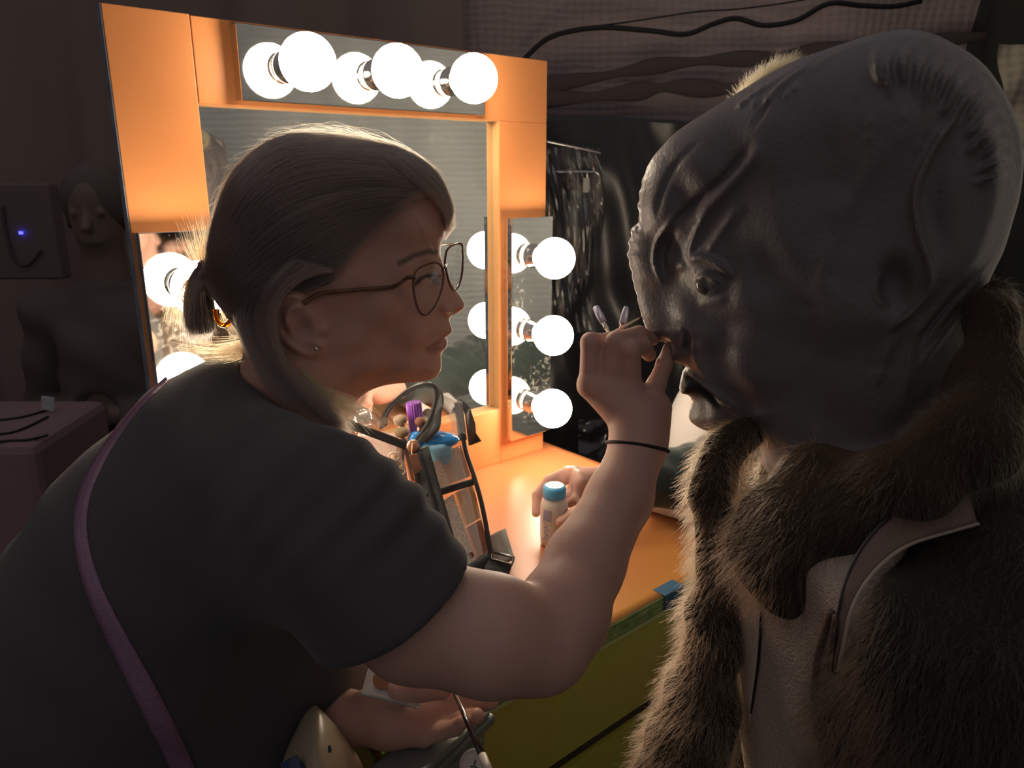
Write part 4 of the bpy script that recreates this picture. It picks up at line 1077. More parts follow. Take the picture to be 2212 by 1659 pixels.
# trunk
body_out = [(1640, 1060), (1600, 1130), (1590, 1250), (1590, 1400), (1610, 1560), (1640, 1750), (1660, 2000), (1700, 2250), (2500, 2250), (2600, 1700), (2560, 1350), (2450, 1150), (2330, 1060), (2200, 1000), (2120, 950), (1900, 950), (1720, 980)]
BW = [(1700, 1150, .13, .08), (1900, 1100, .19, .11), (1650, 1400, .10, .07), (1800, 1400, .15, .12), (2100, 1200, .20, .14), (2300, 1400, .20, .15), (1900, 1800, .15, .12), (2300, 1900, .16, .13), (2050, 980, .10, .07)]
BB = Relief(FB, body_out, BW, 0.04, step=0.004, smooth=5)
def dal(p):
    d = AH.dist(p) + notch(p)
    d = smin(d, BB.dist(p) + .018, .02)
    # shoulders and arms under the coat
    for s_ in (-1, 1):
        sh = FB.to(.17, -.02, s_ * .17)[0] if False else FB.to(np.array([.12]), np.array([-.01]), np.array([s_ * .165]))[0]
        el = FB.to(np.array([.16]), np.array([-.30]), np.array([s_ * .215]))[0]; wr = FB.to(np.array([-.04]), np.array([-.44]), np.array([s_ * .16]))[0]
        d = smin(d, chain(p, [sh, el, wr], [.055, .042, .03], .01), .02)
        hd = FB.to(np.array([-.12]), np.array([-.45]), np.array([s_ * .13]))[0]
        d = smin(d, cone(p, wr, hd, .028, .034), .01)
        for q_ in range(4):
            t_ = FB.to(np.array([-.185 + .008 * abs(q_ - 1.5)]), np.array([-.47]), np.array([s_ * .13 + (q_ - 1.5) * .02]))[0]
            d = smin(d, cone(p, hd + (t_ - hd) * .3, t_, .010, .007), .004)
        t_ = FB.to(np.array([-.15]), np.array([-.43]), np.array([s_ * .13 - s_ * .055]))[0]; d = smin(d, cone(p, hd, t_, .013, .009), .006)
    return d
ac = empty('person', FB.O * [1, 1, 0], 'actor in profile with a grey ridged bald prosthetic head, fur collar and leather vest', 'person')
_l1 = frmark(FA, [(1486, 798), (1474, 806), (1482, 820), (1476, 838), (1500, 826), (1530, 836), (1560, 850)], .0065)
def pts3(*L): return np.concatenate([FB.to(np.array([a]), np.array([b]), np.array([c])) for a, b, c in L])
alb = sdf_mesh('body', dal, np.array([-.08, .30, .60]), np.array([.92, 1.12, 1.72]), .0024, M['latex'], ac, attr={'lip': _l1})
# eye
mb = MB(); a, b = FA.ab(1540, 600); mb.ell(FA.to(a, b, -(AH.height(np.array([a]), np.array([b]))[0] - .0086)), (.0100, .0100, .0100)); mb.build('eyeball', mat('dark eye', (0.12, 0.11, 0.11), 0.15), ac, smooth=True)

# leather vest over the chest
M['leather'] = mat('pebbled brown leather', (0.64, 0.51, 0.42), 0.42, spec=0.5, var=(7, (0.50, 0.385, 0.31), 0.3)); 
def pebble(m, sc, st_):
    nt = m.node_tree; b = nt.nodes['Principled BSDF']; tc = nt.nodes.new('ShaderNodeTexCoord'); v = nt.nodes.new('ShaderNodeTexVoronoi'); v.inputs['Scale'].default_value = sc
    bp = nt.nodes.new('ShaderNodeBump'); bp.inputs['Strength'].default_value = st_; bp.inputs['Distance'].default_value = .002; bp.invert = True
    nt.links.new(tc.outputs['Object'], v.inputs['Vector']); nt.links.new(v.outputs['Distance'], bp.inputs['Height']); nt.links.new(bp.outputs[0], b.inputs['Normal'])
pebble(M['leather'], 420, .55)
M['paleleather'] = mat('pale leather', (0.80, 0.62, 0.48), 0.5); pebble(M['paleleather'], 600, .3)
M['strapleather'] = mat('smooth brown leather', (0.15, 0.095, 0.072), 0.4, spec=0.5, bump=(200, .2))
M['pipe'] = mat('pale piping', (0.36, 0.29, 0.23), 0.5)
M['darkpipe'] = mat('dark seam', (0.012, 0.010, 0.009), 0.6)
reg_v = BB.region([(1560, 1080), (1560, 1300), (1560, 1500), (1600, 1750), (1640, 2300), (2600, 2300), (2600, 1500), (2300, 1150), (2000, 1000), (1700, 1000)])
def dvest(p): return smax(BB.dist(p) - .001 + .0012 * np.sin(p @ np.array([50, 20, 31.])), reg_v(p), .004)
def dstripe(p):
    a, b, y = FB.loc(p); return None
vest = sdf_mesh('leather_vest', dvest, np.array([-.1, .25, .15]), np.array([1.0, 1.2, 1.50]), .005, M['leather'], ac)
def patch(name, quad, fn, mt, off, parent, nu=10, nv=30, d0=.35, d1=1.1, th=.003):
    """a strip laid on a surface; quad: list of (xl, yl, xr, yr) rows"""
    L_ = catmull([(q[0], q[1]) for q in quad], 6); R_ = catmull([(q[2], q[3]) for q in quad], 6); V = []; last = .6
    for l, r_ in zip(L_, R_):
        for j in range(nu):
            t = j / (nu - 1); x, y = l + (r_ - l) * t
            p, ok = march(x, y, fn, d0, d1, .003)
            if ok: last = (p - CAM) @ cF
            else: p = P(x, y, last)
            V.append(p)
    n_ = len(L_); V = np.array(V).reshape(n_, nu, 3)
    for _ in range(3):
        V[1:-1] = (V[:-2] + 2 * V[1:-1] + V[2:]) / 4
        V[:, 1:-1] = (V[:, :-2] + 2 * V[:, 1:-1] + V[:, 2:]) / 4
    V = V - np.array([nrm(v - CAM) for v in V.reshape(-1, 3)]).reshape(V.shape) * off
    Fs = np.array([(i * nu + j, (i + 1) * nu + j, (i + 1) * nu + j + 1, i * nu + j + 1) for i in range(n_ - 1) for j in range(nu - 1)])
    o = mesh_np(name, V.reshape(-1, 3), Fs, mt, parent); mod(o, 'SOLIDIFY', thickness=th, offset=0); return o, V
o, _ = patch('front_strip', [(1606, 1188, 1634, 1196), (1600, 1260, 1641, 1270), (1594, 1350, 1642, 1350), (1597, 1430, 1636, 1440), (1606, 1500, 1626, 1510), (1617, 1560, 1621, 1562)], dvest, M['paleleather'], .003, vest, 8)
tag(o, 'pale leather front strip')
def seam(name, L_, fn, r_, mt, parent, off=.004, d0=.35, d1=1.1):
    V = []; last = .6
    for x, y in catmull(L_, 5):
        p, ok = march(x, y, fn, d0, d1, .003)
        if ok: last = (p - CAM) @ cF
        else: p = P(x, y, last)
        V.append(p - nrm(p - CAM) * off)
    V = np.array(V)
    for _ in range(3): V[1:-1] = (V[:-2] + 2 * V[1:-1] + V[2:]) / 4
    mb = MB(); mb.tube(V, r_, 8); return mb.build(name, mt, parent, smooth=True)
seam('seam', [(1634, 1190), (1642, 1270), (1643, 1350), (1637, 1440), (1622, 1540)], dvest, .0010, M['darkpipe'], vest, .005)

# fur pieces -------------------------------------------------------------
M['furbase'] = mat('brown fur backing', (0.05, 0.034, 0.022), 0.95, spec=.05, bump=(200, .8))
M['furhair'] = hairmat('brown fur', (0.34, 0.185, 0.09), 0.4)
M['furdark_shade'] = hairmat('dark fur', (0.030, 0.022, 0.014), 0.45)  # dark coat fur; on the collar the dark colour stands for shade
M['furgold'] = hairmat('golden fur', (0.62, 0.36, 0.13), 0.35)
coat = mesh = None
def fpt(x, y, dy): 
    a, b = FB.ab(x, y); return FB.to(a, b, dy)
trim = [fpt(1572, 1100, -.045), fpt(1580, 1160, -.065), fpt(1572, 1240, -.075), fpt(1566, 1320, -.08), fpt(1556, 1400, -.085), fpt(1535, 1480, -.09), fpt(1520, 1560, -.095), fpt(1515, 1660, -.10), fpt(1520, 1800, -.10), fpt(1530, 2000, -.09)]
trimr = [.018, .020, .022, .024, .032, .036, .044, .052, .055, .055]
trim2 = [q + FB.w * .17 + FB.r * .03 for q in trim]
coll = [fpt(1556, 985, -.02), fpt(1545, 1045, -.035), fpt(1580, 1100, -.045)]
collr = [.013, .016, .018]
collfar = [fpt(1600, 955, .03), fpt(1555, 985, .01), fpt(1550, 1040, -.01)]
drape = [fpt(1720, 985, -.085), fpt(1680, 1035, -.09), fpt(1672, 1075, -.095), fpt(1705, 1110, -.105), fpt(1722, 1150, -.11)]
draper = [.012, .016, .019, .026, .019]
drape2 = [fpt(1770, 960, -.08), fpt(1790, 1050, -.10), fpt(1770, 1120, -.11)]
back = [fpt(1800, 1045, -.10), fpt(1940, 955, -.105), fpt(2080, 880, -.08), fpt(2135, 800, -.02), fpt(2146, 690, .01), fpt(2156, 668, .05)]
backr = [.030, .030, .028, .022, .014, .016]
def dcoll(p):
    d = chain(p, trim, trimr, .01); d = smin(d, chain(p, trim2, trimr, .01), .01)
    d = smin(d, chain(p, coll, collr, .01), .012); d = smin(d, chain(p, collfar, [.014, .018, .018], .01), .01)
    d = smin(d, chain(p, drape, draper, .02), .02); d = smin(d, chain(p, drape2, [.025, .038, .028], .02), .02)
    d = smin(d, chain(p, back, backr, .02), .03)
    d = smin(d, cone(p, fpt(2050, 930, -.03), fpt(2100, 930, .10), .03, .03), .03)
    q = p @ np.array([[23, 61, 33.], [47, -29, 51.], [71, 33, -27.]]).T
    d = d + .0035 * np.sin(q[:, 0]) * np.sin(q[:, 1] + 1)
    return smax(d, -(AH.dist(p) - .002), .004)
lo = np.array([-.02, .28, .3]); hi = np.array([.75, 1.1, 1.45])
coat = sdf_mesh('fur_collar', dcoll, lo, hi, .0045, M['furbase'], ac)
def drape_shade(c):
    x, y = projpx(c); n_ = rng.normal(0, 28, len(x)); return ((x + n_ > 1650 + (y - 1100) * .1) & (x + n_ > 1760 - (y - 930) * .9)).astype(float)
fur('collar_fur', coat, 52000, .015, .00013, M['furhair'], coat, comb=(-.25, -.1, -.9), lift=.75, jit=.55, mask=lambda c: 1 - drape_shade(c), clump=.25)['kind'] = 'stuff'
fur('collar_fur', coat, 18000, .014, .00009, M['furdark_shade'], coat, comb=(-.2, -.1, -.9), lift=.6, jit=.5, mask=drape_shade, clump=.2)['kind'] = 'stuff'  # darker strands paint the shade below the chin onto the collar
# the coat's big furry sleeve and side, near the lens
fy = lambda x, y, dy: fpt(x, y, dy)
FN = Frame(1950, 1350, .54)
_cp = catmull(FN.pts([(1968, 1165), (1900, 1235), (1850, 1300), (1817, 1360), (1797, 1440), (1787, 1541), (1785, 1700), (1790, 2300), (3000, 2300), (3000, 1150), (2500, 1080), (2212, 1112), (2080, 1137)]), 4, True)
_cx, _cy = np.meshgrid(np.arange(-.35, .75, .005), np.arange(-.6, .35, .005), indexing='ij'); _cG = -poly_sdf(_cx, _cy, _cp)
def coatreg(p):
    a, b, y = FN.loc(p); i = np.clip(((a + .35) / .005), 0, _cG.shape[0] - 1.01); j = np.clip((b + .6) / .005, 0, _cG.shape[1] - 1.01)
    I = i.astype(int); J = j.astype(int); fx = i - I; fy = j - J
    return (_cG[I, J] * (1 - fx) + _cG[I + 1, J] * fx) * (1 - fy) + (_cG[I, J + 1] * (1 - fx) + _cG[I + 1, J + 1] * fx) * fy
def dcoat(p):
    d = chain(p, [fy(2045, 1290, -.13), fy(2005, 1345, -.145), fy(1965, 1420, -.155), fy(1945, 1540, -.16), fy(1945, 1660, -.16), fy(1960, 1900, -.15)], [.040, .046, .048, .048, .050, .06], .03)
    d = smin(d, chain(p, [fy(2190, 1340, -.10), fy(2270, 1450, -.14), fy(2320, 1800, -.14), fy(2320, 2100, -.1)], [.07, .10, .14, .16], .03), .05)
    d = smin(d, chain(p, [fy(2170, 1250, .10), fy(2250, 1400, .12), fy(2280, 1700, .12), fy(2250, 2100, .1)], [.08, .10, .12, .12], .03), .05)
    d = smin(d, cone(p, fy(2180, 1230, .09), fy(2200, 1290, -.09), .06, .06), .05)
    d = smin(d, smax(BB.dist(p) - .018, coatreg(p), .012), .02)
    q = p @ np.array([[13, 41, 23.], [37, -19, 31.], [31, 13, -17.]]).T
    return d + .006 * np.sin(q[:, 0]) * np.sin(q[:, 1] + 1) 
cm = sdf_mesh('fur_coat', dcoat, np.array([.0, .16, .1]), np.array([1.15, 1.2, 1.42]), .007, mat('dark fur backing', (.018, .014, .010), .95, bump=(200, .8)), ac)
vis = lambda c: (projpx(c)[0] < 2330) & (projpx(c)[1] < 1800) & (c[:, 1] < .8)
o = fur('coat_fur', cm, 60000, .020, .00011, M['furdark_shade'], cm, comb=(-.3, -.2, -.9), lift=.55, jit=.5, mask=lambda c: vis(c).astype(float), clump=.3); o['kind'] = 'stuff'
# leather shoulder strap with pale piping
def dall(p): return np.minimum(np.minimum(dvest(p), dcoat(p) - .004), np.minimum(dcoll(p) - .002, AH.dist(p)))
so, SV = patch('shoulder_strap', [(2085, 1040, 2110, 1130), (2010, 1068, 2040, 1150), (1930, 1110, 1968, 1172), (1875, 1165, 1915, 1205), (1838, 1225, 1872, 1250), (1815, 1300, 1838, 1310), (1806, 1370, 1822, 1375), (1800, 1450, 1808, 1450)], lambda p: dvest(p) - .02, M['strapleather'], .012, ac, 8, d0=.3)
mb = MB(); mb.tube(SV[:, -1] - cF * .002, .0012, 8); mb.build('piping', M['pipe'], so, smooth=True)
mb = MB(); mb.tube(SV[:, 0] - cF * .001, .0016, 8); mb.build('seam', M['darkpipe'], so, smooth=True)
seam('cord', [(1796, 1322), (1775, 1390), (1762, 1450), (1759, 1520), (1766, 1580), (1778, 1620)], dvest, .0028, M['strapleather'], vest, .010)
seam('cord', [(1806, 1330), (1795, 1400), (1792, 1480), (1796, 1560)], dvest, .0022, M['strapleather'], vest, .016)
# golden tuft on the far side of the crown
tuft = MB(); V = []
cc = FA.to(*[np.array(q) for q in FA.ab(1652, 186)], .035)
tuft.ell(cc, (.030, .020, .011), np.array([nrm(FA.r * 1 + FA.u * .62), FA.w, nrm(-FA.r * .62 + FA.u)]))
to = tuft.build('crown_tuft', M['furbase'], ac, smooth=True); tag(to, 'golden tuft of fur on the crown')
fur('tuft_fur', to, 7000, .012, .00013, M['furgold'], to, comb=(.5, 0, .3), lift=.8, jit=.4)['kind'] = 'stuff'
# ============================================================ things on the table
def Y(x, y, yh):
    r = ray(x, y); return CAM + r * (yh / r[1])
def T(x, y, dz=0.0):
    r = ray(x, y); return CAM + r * ((TZ + dz) / r[2])
def quad(name, L_, mt, parent, th=.0015, nu=8, nv=8, wav=.0, ph=0):
    a, b, c, d = [np.asarray(q) for q in L_]; nn = nrm(np.cross(b - a, d - a)); V = []
    for j in range(nv):
        for i in range(nu):
            s, t = i / (nu - 1), j / (nv - 1); p = (a * (1 - s) + b * s) * (1 - t) + (d * (1 - s) + c * s) * t
            V.append(p + nn * wav * (math.sin(5 * s + 4 * t + ph) + .6 * math.sin(11 * s - 9 * t + ph)))
    Fs = np.array([(j * nu + i, j * nu + i + 1, (j + 1) * nu + i + 1, (j + 1) * nu + i) for j in range(nv - 1) for i in range(nu - 1)])
    o = mesh_np(name, V, Fs, mt, parent)
    if th: mod(o, 'SOLIDIFY', thickness=th, offset=0)
    return o
M['vinyl'] = glassy('clear vinyl', (0.97, 0.97, 0.96), 0.02, 0.06, .12, .45)
M['webbing'] = mat('black webbing', (0.016, 0.017, 0.018), 0.75, bump=(500, .6))
M['trim'] = mat('black bag trim', (0.022, 0.024, 0.026), 0.6, bump=(300, .3))
M['tooth'] = mat('dark zip teeth', (0.06, 0.055, 0.05), 0.35, metal=.6)
M['coppery'] = mat('rose gold metal', (0.72, 0.42, 0.30), 0.28, metal=1.0, bump=(90, .15))
bag = empty('makeup_bag', T(1000, 1235), 'open clear vinyl make-up bag with black zip trim standing on the table', 'bag')
At, Bt, Dt = Y(748, 914, 1.12), Y(893, 968, 1.13), Y(1000, 948, 1.20)
Ab, Bb, Db = Y(800, 1300, 1.02), Y(985, 1320, 0.985), Y(1066, 1236, 1.066)
def clampz(p, z=.7535): p = np.array(p); p[2] = max(p[2], z); return p
Ab, Bb, Db = map(clampz, (Ab, Bb, Db))
Et = At + (Dt - Bt) * 1.0; Eb = Ab + (Db - Bb) * 1.0
quad('front_panel', (At, Bt, Bb, Ab), M['vinyl'], bag, wav=.003); quad('side_panel', (Bt, Dt, Db, Bb), M['vinyl'], bag, wav=.0015)
quad('back_panel', (Et, Dt, Db, Eb), M['vinyl'], bag, wav=.002, ph=2); quad('side_panel', (At, Et, Eb, Ab), M['vinyl'], bag, wav=.002)
quad('base_panel', (Ab, Bb, Db, Eb), M['trim'], bag, th=.003)
def on(a, b, t): return a + (b - a) * t
side = lambda s, t: on(on(Bt, Dt, s), on(Bb, Db, s), t)
def strip(name, A_, B_, w_, mt, parent, off=0., th=.0022, nrmv=None):
    A_, B_ = np.asarray(A_), np.asarray(B_); nv_ = nrmv if nrmv is not None else -cF; sd = nrm(np.cross(B_ - A_, nv_)) * w_ / 2; o_ = -cF * off
    return quad(name, (A_ - sd + o_, A_ + sd + o_, B_ + sd + o_, B_ - sd + o_), mt, parent, th=th, nu=4, nv=14, wav=.0006)
# black edges
strip('corner_binding', Bt, Bb, .020, M['trim'], bag, .002)
strip('corner_binding', on(Bt, Bb, 0) + cR * .016, on(Bt, Bb, 1) + cR * .014, .018, M['webbing'], bag, .003)
mb = MB(); mb.tube(catmull([Dt + cU * .01, side(1, .1), side(1, .3) + cR * .004, side(1, .5) + cR * .006, side(1, .75) + cR * .004, Db], 5), .0042, 10, flat=.8); mb.build('edge_binding', M['trim'], bag, smooth=True)
strip('middle_band', side(.0, .335), side(1., .34), .011, M['trim'], bag, .003)
strip('lower_band', side(.0, .93), side(1., .93), .030, M['trim'], bag, .001)
strip('front_binding', on(At, Bt, .02), on(At, Bt, 1.), .013, M['trim'], bag, .003)
# open zip: lower run and the raised lid run
def zipline(L_, n_, name):
    c = catmull(L_, 12); mb = MB(); c = np.array(c); d = np.r_[0, np.cumsum(np.linalg.norm(np.diff(c, axis=0), axis=1))]
    for t in np.linspace(0, d[-1], n_):
        p = np.array([np.interp(t, d, c[:, k]) for k in range(3)]); q = np.array([np.interp(min(t + .002, d[-1]), d, c[:, k]) for k in range(3)]) - np.array([np.interp(max(t - .002, 0), d, c[:, k]) for k in range(3)])
        tt = nrm(q); s_ = nrm(np.cross(tt, cF)); mb.cbox(p, (.0011, .0042, .0020), [tt, s_, np.cross(tt, s_)])
    return mb.build(name, M['tooth'], bag)
zipline([on(At, Bt, t) + cU * (.006 - .004 * t) for t in (0, .3, .6, 1.)], 62, 'zip_teeth')
lid = [Y(898, 952, 1.15), Y(922, 925, 1.16), Y(938, 888, 1.18), Y(945, 855, 1.19), Y(938, 832, 1.20), Y(915, 828, 1.205), Y(880, 842, 1.21), Y(848, 868, 1.21), Y(826, 898, 1.20), Y(822, 928, 1.19)]
zipline([q - cF * .003 for q in lid], 110, 'zip_teeth')
lc = catmull(lid, 5); cen = np.mean(lc, 0)
V = []; 
for q in lc: V.append(q)
inn = [q + (np.array(cen) - q) * (.17 if i < len(lc) * .45 else .20) * (1 if i > 3 else .6) for i, q in enumerate(lc)]
V = np.array(list(lc) + inn); n_ = len(lc)
V[n_:, :] += cR * 0
Fs = np.array([(i, i + 1, n_ + i + 1, n_ + i) for i in range(n_ - 1)])
o = mesh_np('zip_tape', V, Fs, M['trim'], bag); mod(o, 'SOLIDIFY', thickness=.002, offset=0)
outer = [q + np.array(w_) for q, w_ in zip(lid[:6], [(.018, 0, -.004), (.020, 0, -.002), (.012, 0, -.004), (.010, 0, -.004), (.006, 0, 0), (.0, 0, 0)])]
oc = catmull(outer, 5); m_ = min(len(oc), n_)
V = np.array(list(lc[:m_]) + list(oc[:m_])); Fs = np.array([(i, i + 1, m_ + i + 1, m_ + i) for i in range(m_ - 1)])
o = mesh_np('zip_tape', V, Fs, mat('grey zip tape', (.10, .10, .10), .7), bag); mod(o, 'SOLIDIFY', thickness=.0016, offset=0)
# vinyl dome of the lid reaching right to the corner tab
tabt = Y(990, 868, 1.24)
V = [Y(952, 850, 1.19), tabt, Dt + cU * .004, Y(920, 955, 1.15), Y(955, 905, 1.17)]
mesh_np('lid_vinyl', V, [(0, 1, 4), (1, 2, 4), (2, 3, 4), (3, 0, 4)], M['vinyl'], bag, True)
mesh_np('lid_vinyl', [Y(945, 832, 1.20), Y(824, 905, 1.22), Y(830, 925, 1.24), tabt], [(0, 1, 2, 3)], M['vinyl'], bag, True)
strip('corner_tab', tabt, Dt - cU * .002, .014, mat('grey webbing', (.16, .15, .14), .7, bump=(400, .5)), bag, .002)
V = [Y(992, 862, 1.245), Y(1012, 880, 1.25), Y(1024, 915, 1.26), Y(1026, 935, 1.26), Y(1038, 952, 1.265), Y(1012, 962, 1.25), Y(1008, 930, 1.24), Y(1004, 895, 1.235)]
o = mesh_np('loose_flap', V, [(0, 1, 7), (1, 2, 6, 7), (2, 3, 6), (3, 4, 5, 6)], M['trim'], bag, False); mod(o, 'SOLIDIFY', thickness=.003)
# zip pull
mb = MB(); p0 = Bt + cU * .004 - cF * .006; mb.ell(p0, (.0105, .0045, .0105), [cR, cF, cU]); mb.build('zip_slider', M['coppery'], bag, smooth=True)
mb = MB(); mb.tube([p0 - cF * .005 + cU * .004, p0 - cF * .008 - cU * .004, p0 - cF * .007 - cU * .014], .0016, 8)
a = p0 - cF * .009 - cU * .012 + cR * .001; b_ = Y(912, 1040, 1.10); ax_ = nrm(b_ - a); sx = nrm(np.cross(ax_, cF))
mb.box(a - sx * .0065, sx * .013, ax_ * .052, -cF * .0018)
mb.build('zip_pull', M['coppery'], bag, bevel=.0006)
# webbing strap end and buckle on the table side
strip('webbing_strap', T(1075, 1150, .02), T(1092, 1215, .012), .030, mat('ribbed grey-black webbing', (.07, .065, .06), .6, bump=(600, .8)), bag, 0)
mb = MB(); q = [T(1064, 1192, .028), T(1110, 1204, .028), T(1106, 1220, .022), T(1062, 1208, .022)]
mb.tube([q[0], on(q[0], q[1], .5), q[1], on(q[1], q[2], .5), q[2], on(q[2], q[3], .5), q[3], on(q[3], q[0], .5)], .0022, 8, closed=True); mb.build('buckle', mat('black plastic buckle', (.03, .03, .03), .2, spec=.8), bag, smooth=True)
V = [T(1058, 1212, .014), T(1106, 1222, .014), T(1100, 1240, .004), T(1086, 1262, .001), T(1050, 1262, .001), T(1046, 1230, .012)]
o = mesh_np('strap_fold', V, [(0, 1, 2, 5), (2, 3, 4, 5)], M['webbing'], bag, False); mod(o, 'SOLIDIFY', thickness=.006)

# what is in the bag: each thing of its own
def printed(name, base, ink, sc=260, ang=0.):
    """card with rows of small unreadable print"""
    m = mat(name, base, .35, spec=.5); nt = m.node_tree; b = nt.nodes['Principled BSDF']; tc = nt.nodes.new('ShaderNodeTexCoord')
    at = nt.nodes.new('ShaderNodeAttribute'); at.attribute_name = 'uvp'; 
    sp_ = nt.nodes.new('ShaderNodeSeparateXYZ'); nt.links.new(at.outputs['Vector'], sp_.inputs[0])
    w1_ = nt.nodes.new('ShaderNodeMath'); w1_.operation = 'MULTIPLY'; w1_.inputs[1].default_value = 11; nt.links.new(sp_.outputs['X'], w1_.inputs[0])
    fr = nt.nodes.new('ShaderNodeMath'); fr.operation = 'FRACT'; nt.links.new(w1_.outputs[0], fr.inputs[0])
    gt = nt.nodes.new('ShaderNodeMath'); gt.operation = 'GREATER_THAN'; gt.inputs[1].default_value = .5; nt.links.new(fr.outputs[0], gt.inputs[0])
    fl_ = nt.nodes.new('ShaderNodeMath'); fl_.operation = 'FLOOR'; nt.links.new(w1_.outputs[0], fl_.inputs[0])
    cb = nt.nodes.new('ShaderNodeCombineXYZ'); nt.links.new(fl_.outputs[0], cb.inputs[0]); 
    m2 = nt.nodes.new('ShaderNodeMath'); m2.operation = 'MULTIPLY'; m2.inputs[1].default_value = 38; nt.links.new(sp_.outputs['Y'], m2.inputs[0]); nt.links.new(m2.outputs[0], cb.inputs[1])
    ns = nt.nodes.new('ShaderNodeTexNoise'); ns.inputs['Scale'].default_value = 1.3; nt.links.new(cb.outputs[0], ns.inputs['Vector'])
    g2 = nt.nodes.new('ShaderNodeMath'); g2.operation = 'GREATER_THAN'; g2.inputs[1].default_value = .47; nt.links.new(ns.outputs['Fac'], g2.inputs[0])
    mu = nt.nodes.new('ShaderNodeMath'); mu.operation = 'MULTIPLY'; nt.links.new(gt.outputs[0], mu.inputs[0]); nt.links.new(g2.outputs[0], mu.inputs[1])
    mx = nt.nodes.new('ShaderNodeMix'); mx.data_type = 'RGBA'; mx.inputs[6].default_value = tuple(base) + (1,); mx.inputs[7].default_value = tuple(ink) + (1,)
    nt.links.new(mu.outputs[0], mx.inputs[0]); nt.links.new(mx.outputs[2], b.inputs['Base Color']); return m
def card(name, L_, mt, th=.004, parent=None):
    L_ = [np.asarray(q) for q in L_]; a, b, c, d = L_; nn = nrm(np.cross(b - a, d - a)); nn = nn * np.sign(nn @ cF) * th
    V = [a, b, c, d, a + nn, b + nn, c + nn, d + nn]
    Fs = [(0, 1, 2, 3), (7, 6, 5, 4), (0, 4, 5, 1), (1, 5, 6, 2), (2, 6, 7, 3), (3, 7, 4, 0)]
    o = mesh_np(name, V, Fs, mt, parent, False)
    at = o.data.attributes.new('uvp', 'FLOAT_VECTOR', 'POINT'); at.data.foreach_set('vector', np.array([(0, 0, 0), (1, 0, 0), (1, 1, 0), (0, 1, 0)] * 2, float).ravel())
    return o
Q = lambda s, t, k=.006: side(s, t) + cF * k
M['printtan'] = printed('printed tan card', (.86, .62, .48), (.22, .11, .08)); M['printlight'] = printed('printed pale card', (.90, .70, .56), (.26, .14, .11))
o = card('printed_sachet', (Q(.12, .42), Q(.52, .38), Q(.64, .86), Q(.26, .90)), M['printlight']); tag(o, 'long pale sachet with rows of small print in the lower bag pocket', 'packet')
mb = MB(); p = side(.55, .82) + cF * .0035; mb.lathe(p, -cF, [(.0055, 0), (.0055, .0008)], 20); s_ = mb.build('round_mark', mat('dark red mark', (.30, .05, .04), .4), o); 
o = card('printed_packet', (Q(.10, .13, .007), Q(.45, .12, .007), Q(.52, .31, .007), Q(.12, .32, .007)), M['printtan']); tag(o, 'tan packet with small print in the upper bag pocket', 'packet')
M['amberpal'] = mat('amber brown cream', (.75, .32, .10), .35, spec=.5); M['redbrown'] = mat('red brown cream', (.46, .13, .07), .35)
o = card('cream_palette', (Q(.58, .38, .010), Q(.97, .37, .010), Q(.98, .62, .010), Q(.64, .63, .010)), M['amberpal'], .006); tag(o, 'amber cream palette standing in the bag beside the sachet', 'palette')
card('dark_pan', (Q(.64, .64, .010), Q(.98, .63, .010), Q(.99, .86, .010), Q(.70, .88, .010)), M['redbrown'], .006, o)
o = card('compact', (Q(.42, .08, .012), Q(.92, .05, .012), Q(.96, .30, .012), Q(.50, .31, .012)), mat('dusky pink compact', (.70, .38, .27), .25, coat=.4), .012); tag(o, 'dusky pink compact behind vinyl in the upper bag pocket', 'compact')
# purple marker, brushes, blue and white things sticking out of the top
mk = empty('marker_pen', Y(905, 960, 1.20), 'purple marker with a ribbed cap standing in the open bag', 'marker')
M['violet'] = mat('purple plastic', (.30, .09, .50), .3, coat=.3)
a, b = Y(908, 1000, 1.20), Y(893, 868, 1.205); axm = nrm(b - a); L_ = np.linalg.norm(b - a)
mb = MB(); n_ = 40; V = []; t_ = nrm(np.cross(axm, [0, 1, 0])); b2 = np.cross(axm, t_)
hs = [(0, .0118), (L_ * .3, .0120), (L_ - .004, .0125), (L_ - .001, .0118), (L_, .010)]
for h_, r_ in hs:
    for i in range(n_):
        q = 2 * math.pi * i / n_; rr = r_ * (1 + (.05 if i % 2 else -.03)); V.append(a + axm * h_ + (t_ * math.cos(q) + b2 * math.sin(q)) * rr)
Fs = [(j * n_ + i, j * n_ + (i + 1) % n_, (j + 1) * n_ + (i + 1) % n_, (j + 1) * n_ + i) for j in range(4) for i in range(n_)] + [tuple(range(4 * n_, 5 * n_)), tuple(range(n_))[::-1]]
mesh_np('cap', V, Fs, M['violet'], mk, False)
mb = MB(); mb.lathe(a - axm * .05, axm, [(.0105, 0), (.0105, .052)], 24); mb.build('barrel', mat('purple barrel', (.22, .07, .40), .4), mk, smooth=False)
